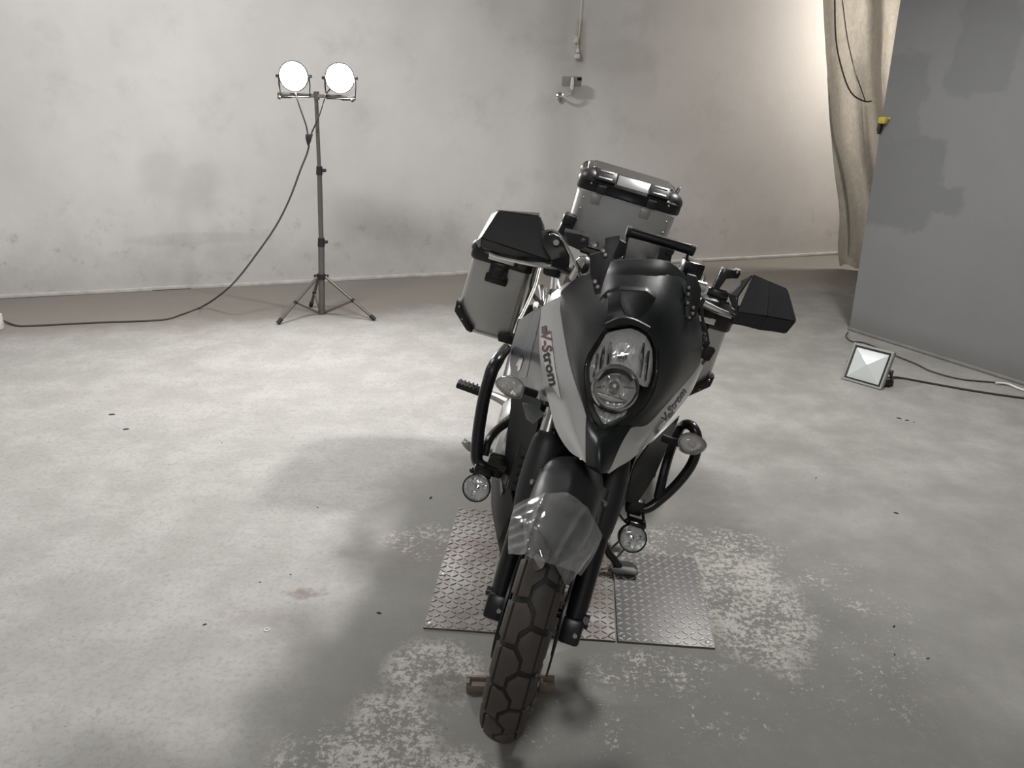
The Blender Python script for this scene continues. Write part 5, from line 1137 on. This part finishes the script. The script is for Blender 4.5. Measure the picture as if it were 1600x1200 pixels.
# brake fluid reservoir and plate beside it
P('brake_reservoir', MB().prism([(-0.2091, 0.5300, 1.1798), (-0.1619, 0.5000, 1.1853), (-0.1409, 0.4900, 1.1917), (-0.1350, 0.4900, 1.1671), (-0.1556, 0.4900, 1.1486), (-0.1864, 0.5200, 1.1474)], (0, 0.035, 0.004), 0.004), 'matt_plastic')
P('reservoir_bolt', MB().lathe((-0.1525, 0.4870, 1.1784), (0, -1, 0.3), [(0.007, -0.003), (0.007, 0.003), (0, 0.004)], 12).lathe((-0.1252, 0.4000, 1.1939), (0, -1, 0.3), [(0.009, -0.01), (0.009, 0.003), (0, 0.004)], 12), 'dark_metal')
P('throttle_cable', MB().tube([(-0.2542, 0.5200, 1.1594), (-0.2402, 0.5100, 1.1744), (-0.2216, 0.4900, 1.1749), (-0.1938, 0.4700, 1.1555), (-0.1600, 0.4300, 1.1289), (-0.1348, 0.4000, 1.1054), (-0.1246, 0.4000, 1.0945)], 0.0042, 8, 5), 'cable')
P('throttle_cable', MB().tube([(-0.2546, 0.5200, 1.1486), (-0.2312, 0.5000, 1.1701), (-0.2041, 0.4700, 1.1665), (-0.1725, 0.4400, 1.1404), (-0.1445, 0.4100, 1.1139), (-0.1293, 0.4000, 1.0931)], 0.0036, 8, 5), 'chrome')
P('fork_cap', MB().lathe((-0.1365, 0.4400, 1.1302), (0.1, -0.25, 1), [(0.022, -0.05), (0.022, 0.0), (0.018, 0.012), (0.010, 0.018), (0.0, 0.02)], 20), 'bright_metal')
P('fork_cap', MB().lathe((0.1052, 0.4600, 1.1752), (0.0, -0.25, 1), [(0.022, -0.05), (0.022, 0.0), (0.018, 0.012), (0.010, 0.018), (0.0, 0.02)], 20), 'bright_metal')
P('clutch_cable', MB().tube([(0.1822, 0.4400, 1.1239), (0.2005, 0.4200, 1.0815), (0.2196, 0.4100, 1.0545), (0.2352, 0.4100, 1.0264)], 0.0042, 8, 4), 'cable')
P('connector_block', MB().box((0.2400, 0.4100, 1.0040), (0.028, 0.026, 0.036), RYm(10), 0.004).box((0.2290, 0.4100, 1.0245), (0.014, 0.014, 0.02), RYm(10), 0.003), 'rubber')
P('connector_ferrule', MB().cyl((0.2128, 0.4100, 1.0542), (0.2168, 0.4100, 1.0481), 0.006, None, 8).cyl((0.2201, 0.4100, 1.0437), (0.2253, 0.4100, 1.0344), 0.006, None, 8), 'bright_metal')
P('connector_strap', MB().tube([(0.2440, 0.4100, 0.9885), (0.2327, 0.4000, 0.9682), (0.2232, 0.3900, 0.9577), (0.1990, 0.3700, 0.9706)], 0.0042, 6, 3), 'cable')

# ---- pegs, pedal, side stand
pg = P('foot_peg', MB().box((-0.3637, 0.9800, 0.4748), (0.095, 0.045, 0.022), RYm(4), 0.006), 'rubber')
for k in range(6): P('peg_rib', MB().box(Vector((-0.3637, 0.9800, 0.4748)) + Vector((-0.038 + 0.015 * k, 0, 0.012)), (0.006, 0.044, 0.006), RYm(4), 0.001), 'rubber', pg)
P('peg_hanger', MB().tube([(-0.3210, 0.9800, 0.4732), (-0.2659, 0.9600, 0.4788), (-0.2169, 0.9200, 0.4865)], [0.012, 0.016, 0.02], 10, 3), 'cast_alloy')
P('brake_pedal', MB().tube([(-0.3207, 0.8200, 0.3433), (-0.3034, 0.8200, 0.3287), (-0.2750, 0.8400, 0.3127), (-0.2227, 0.9200, 0.2918)], [0.012, 0.010, 0.008, 0.010], 10, 4).box((-0.3111, 0.8200, 0.3414), (0.045, 0.03, 0.012), RYm(20), 0.004), 'cast_alloy')
P('foot_peg', MB().box((0.31, 0.98, 0.36), (0.095, 0.045, 0.022), None, 0.006).tube([(0.27, 0.98, 0.36), (0.15, 0.95, 0.40)], 0.014, 8), 'rubber')
ss = P('side_stand', MB().tube([(0.13, 0.80, 0.26), (0.2422, 0.7400, 0.1491), (0.2714, 0.7300, 0.1286), (0.3005, 0.7200, 0.1081)], [0.016, 0.014, 0.013, 0.014], 12, 3), 'bar_black')
P('stand_foot', MB().prism([(0.2713, 0.7000, 0.1067), (0.2860, 0.7200, 0.1111), (0.3451, 0.7200, 0.1238), (0.3619, 0.7000, 0.1252), (0.3629, 0.6900, 0.1140), (0.2794, 0.6900, 0.0952)], (0, 0.05, -0.012), 0.003), 'dark_metal', ss)
P('stand_spring', MB().tube([(0.2565, 0.7600, 0.1406), (0.2788, 0.7800, 0.1646), (0.2945, 0.8000, 0.1811)], 0.004, 8, 2).tube([(0.2825, 0.7400, 0.1229), (0.3009, 0.7700, 0.1384), (0.3212, 0.8000, 0.1633)], 0.0035, 8, 2), 'dark_metal', ss)
P('number_plate_holder', MB().box((0, 1.93, 0.62), (0.2, 0.006, 0.14), RX(-20), 0.002), 'black_plastic')
P('tail_light', MB().box((0, 1.86, 0.83), (0.12, 0.03, 0.05), None, 0.010), 'decal_red')

# ------------------------------------------------------------------ film wrapped round the mudguard
def film_rows():
    rows = []
    nr, nc = 44, 60
    for i in range(nr):
        t = i / (nr - 1); row = []
        for j in range(nc):
            f = -1 + 2 * j / (nc - 1)
            th = radians(15 + 26 * t + 5 * abs(f) * (1 - t) - 2 * t * f * f)
            wv = 0.104 - 0.022 * t * t; r = 0.398 + 0.010 * (1 - f * f) - 0.052 * abs(f) ** 2.5
            ridge = lambda d, w: max(0.0, 1 - abs(d) / w)
            cr = 0.003 * sin(5 * f + 4 * t) + 0.007 * ridge(f + 0.42 + 0.12 * t, 0.09) + 0.008 * ridge(t - 0.66 - 0.55 * (f + 0.4), 0.10) * (f < 0.1) + 0.006 * ridge(f - 0.55 + 0.3 * t, 0.12)
            if f < -0.3: cr += 0.0028 * sin(34 * t + 5 * f) * min(1, (-f - 0.3) * 3)
            if t > 0.7: cr += 0.006 * sin(19 * f) * (t - 0.7)
            row.append(Vector((f * wv, -sin(th) * (r + cr), 0.331 + cos(th) * (r + cr))))
        rows.append(row)
    return rows
fm = root('plastic_film', 'crinkled clear plastic film wrapped over the front mudguard of the motorcycle', 'plastic film', (0, -0.2, 0.6), BM)
part('wrap', steer(MB().patch(film_rows(), 1, 1, 0.0), SF), 'film', fm, 45)
part('loose_corner', MB().patch([[(-0.0290, -0.1650, 0.6237), (-0.0040, -0.1500, 0.6423), (0.0284, -0.1100, 0.6500), (0.0609, -0.0700, 0.6622)], [(-0.0155, -0.1600, 0.6062), (0.0069, -0.1450, 0.6153), (0.0305, -0.1200, 0.6301), (0.0501, -0.0900, 0.6405)], [(-0.0006, -0.1500, 0.5835), (0.0130, -0.1400, 0.5897), (0.0265, -0.1250, 0.6010), (0.0412, -0.1000, 0.6129)], [(0.0105, -0.1400, 0.5644), (0.0148, -0.1400, 0.5694), (0.0210, -0.1300, 0.5765), (0.0284, -0.1200, 0.5894)]], 4, 4, 0.0), 'film', fm, 12)
part('torn_corner', MB().patch([[(-0.0950, -0.0800, 0.6096), (-0.0762, -0.1300, 0.6203), (-0.0540, -0.1650, 0.6318)], [(-0.0856, -0.0900, 0.5898), (-0.0696, -0.1350, 0.6037), (-0.0526, -0.1650, 0.6171)], [(-0.0663, -0.1300, 0.5754), (-0.0599, -0.1400, 0.5813), (-0.0536, -0.1600, 0.6047)]], 4, 4, 0.0), 'film', fm, 12)

# ------------------------------------------------------------------ top case
def rect_ring(x0, x1, y0, y1, z, r=0.03, n=4):
    out = []
    for cx, cy, a0 in ((x1 - r, y1 - r, 0), (x0 + r, y1 - r, 90), (x0 + r, y0 + r, 180), (x1 - r, y0 + r, 270)):
        for k in range(n + 1):
            a = radians(a0 + 90 * k / n); out.append(Vector((cx + r * cos(a), cy + r * sin(a), z)))
    return out
tc = root('top_case', 'aluminium top case with black lid mounted on the motorcycle tail', 'luggage case', (0, 1.68, 0.967), BM)
T = lambda name, mb, mat, par=None, sharp=32: part(name, mb, mat, par or tc, sharp)
T('body', MB().rings([rect_ring(-0.185, 0.185, 1.505, 1.855, 0.967), rect_ring(-0.190, 0.190, 1.495, 1.865, 1.03), rect_ring(-0.193, 0.193, 1.492, 1.868, 1.182)]), 'aluminium')
lid = T('lid', MB().rings([rect_ring(-0.201, 0.201, 1.482, 1.878, 1.176, 0.04), rect_ring(-0.203, 0.203, 1.480, 1.880, 1.182, 0.04), rect_ring(-0.203, 0.203, 1.480, 1.880, 1.214, 0.04), rect_ring(-0.196, 0.196, 1.487, 1.873, 1.222, 0.04),
                           rect_ring(-0.192, 0.192, 1.495, 1.865, 1.226, 0.04), rect_ring(-0.172, 0.172, 1.520, 1.840, 1.252, 0.04), rect_ring(-0.165, 0.165, 1.53, 1.83, 1.256, 0.04)]), 'gloss_black')
T('lid_plate', MB().rings([rect_ring(-0.160, 0.160, 1.535, 1.825, 1.255, 0.03), rect_ring(-0.160, 0.160, 1.535, 1.825, 1.259, 0.03)]), 'lid_metal', lid)
sl = Matrix.Rotation(radians(46), 3, 'X')
T('front_plate', MB().box((0.003, 1.507, 1.2395), (0.125, 0.046, 0.006), sl, 0.001), 'silver_plate', lid)
T('rim_seal', MB().rings([rect_ring(-0.1945, 0.1945, 1.4905, 1.8695, 1.168, 0.032), rect_ring(-0.1965, 0.1965, 1.4885, 1.8715, 1.178, 0.032)], False), 'bright_metal', lid)
for s in (-1, 1):
    md = T('lid_grip', MB().box((s * 0.104, 1.503, 1.240), (0.078, 0.050, 0.014), sl, 0.004), 'black_plastic', lid)
    for k in (-1, 1): T('grip_slot', MB().box((s * 0.106, 1.498 + 0.011 * k, 1.246 + 0.011 * k), (0.052, 0.007, 0.003), sl, 0.0012), 'silver_plate', lid)
    T('corner_cap', MB().ball((s * 0.160, 1.529, 1.214), 0.046, (1.0, 1.0, 0.85), 16), 'black_plastic', lid)
    T('corner_cap', MB().ball((s * 0.160, 1.831, 1.214), 0.046, (1.0, 1.0, 0.85), 16), 'black_plastic', lid)
    T('lid_latch', MB().box((s * 0.098 - 0.01, 1.476, 1.192), (0.036, 0.014, 0.034), None, 0.004), 'dark_metal', lid)
    T('latch_pad', MB().box((s * 0.098 - 0.022, 1.4905, 1.150), (0.038, 0.005, 0.036), None, 0.002), 'cast_alloy', tc)
    for k in range(3): T('rivet', MB().lathe((s * 0.165, 1.4945 - 0.004, 1.145 - 0.042 * k), (0, -1, 0), [(0.0045, -0.002), (0.004, 0.002), (0.0, 0.0035)], 10), 'bright_metal')
    for yy in (1.56, 1.68, 1.80):
        T('lid_bolt', MB().lathe((s * 0.150, yy, 1.258), (0, 0, 1), [(0.005, 0), (0.004, 0.003), (0, 0.004)], 10), 'bright_metal', lid)
    T('front_bolt', MB().lathe((s * 0.152, 1.479, 1.205), (0, -1, 0.2), [(0.005, -0.002), (0.004, 0.003), (0, 0.004)], 10), 'bright_metal', lid)
    T('lid_tie_ring', MB().tube([(s * 0.175, 1.56, 1.245), (s * 0.180, 1.57, 1.268), (s * 0.180, 1.60, 1.268), (s * 0.175, 1.61, 1.245)], 0.004, 8, 3), 'bright_metal', lid)
for xx in (-0.11, 0.0, 0.11): T('lid_bolt', MB().lathe((xx, 1.545, 1.258), (0, 0, 1), [(0.005, 0), (0.004, 0.003), (0, 0.004)], 10), 'bright_metal', lid)

# ------------------------------------------------------------------ side cases
def pannier(s, label):
    t = root('pannier', label, 'luggage case', (s * 0.395, 1.58, 0.55), BM, 'aluminium side cases on the motorcycle')
    Q = lambda name, mb, mat, par=None, sharp=32: part(name, mb, mat, par or t, sharp)
    def ring(z, o, i, y0, y1, r=0.018): return rect_ring(*( (-o, -i) if s < 0 else (i, o) ), y0, y1, z, r)
    Q('body', MB().rings([ring(0.550, 0.437, 0.285, 1.372, 1.80), ring(0.556, 0.442, 0.280, 1.370, 1.802), ring(0.616, 0.512, 0.280, 1.370, 1.802), ring(0.835, 0.505, 0.280, 1.370, 1.802)]), 'aluminium')
    ld = Q('lid', MB().rings([ring(0.830, 0.512, 0.273, 1.358, 1.812, 0.03), ring(0.838, 0.516, 0.270, 1.355, 1.815, 0.03), ring(0.884, 0.516, 0.270, 1.355, 1.815, 0.03), ring(0.900, 0.500, 0.285, 1.372, 1.80, 0.03), ring(0.912, 0.478, 0.305, 1.40, 1.77, 0.03)]), 'gloss_black')
    Q('lid_plate', MB().rings([ring(0.911, 0.470, 0.312, 1.41, 1.76), ring(0.916, 0.470, 0.312, 1.41, 1.76)]), 'lid_metal', ld)
    Q('front_plate', MB().box((s * 0.395, 1.357, 0.865), (0.10, 0.008, 0.038), None, 0.001).box((s * 0.395, 1.364, 0.888), (0.10, 0.022, 0.006), RX(45), 0.001), 'silver_plate', ld)
    Q('handle', MB().tube([(s * 0.42, 1.72, 0.912), (s * 0.415, 1.73, 0.950), (s * 0.36, 1.735, 0.958), (s * 0.305, 1.73, 0.950), (s * 0.30, 1.72, 0.905)], 0.006, 8, 3), 'bright_metal', ld)
    Q('corner_cap', MB().ball((s * 0.486, 1.392, 0.872), 0.036, (1, 1, 0.9), 14), 'black_plastic', ld)
    lt_ = Q('latch', MB().box((s * 0.395, 1.358, 0.815), (0.072, 0.018, 0.052), None, 0.005).box((s * 0.395, 1.352, 0.778), (0.088, 0.014, 0.036), None, 0.006), 'gloss_black')
    Q('latch_tongue', MB().box((s * 0.395, 1.346, 0.805), (0.034, 0.010, 0.040), None, 0.003), 'black_plastic', lt_)
    # moulded protectors on the lower corners
    Q('corner_guard', MB().prism([(s * 0.522, 1.352, 0.655), (s * 0.500, 1.352, 0.640), (s * 0.478, 1.352, 0.600), (s * 0.432, 1.352, 0.560), (s * 0.432, 1.352, 0.542), (s * 0.455, 1.352, 0.545), (s * 0.520, 1.352, 0.608)], (0, 0.05, 0), 0.005), 'black_plastic')
    Q('corner_guard', MB().prism([(s * 0.335, 1.352, 0.570), (s * 0.325, 1.352, 0.540), (s * 0.265, 1.352, 0.540), (s * 0.265, 1.352, 0.575), (s * 0.30, 1.352, 0.580)], (0, 0.05, 0), 0.005), 'black_plastic')
    for zz in (0.645, 0.60): Q('guard_bolt', MB().lathe((s * (0.505 if zz > 0.62 else 0.482), 1.351, zz - 0.012), (0, -1, 0), [(0.005, 0), (0.004, 0.003), (0, 0.004)], 10), 'steel')
    Q('bottom_edge', MB().tube([(s * 0.435, 1.366, 0.548), (s * 0.33, 1.366, 0.548)], 0.004, 8), 'cast_alloy')
    return t
pannier(-1, 'aluminium side case behind the hand guard on the left of the picture')
pannier(1, 'aluminium side case half hidden behind the hand guard on the right of the picture')
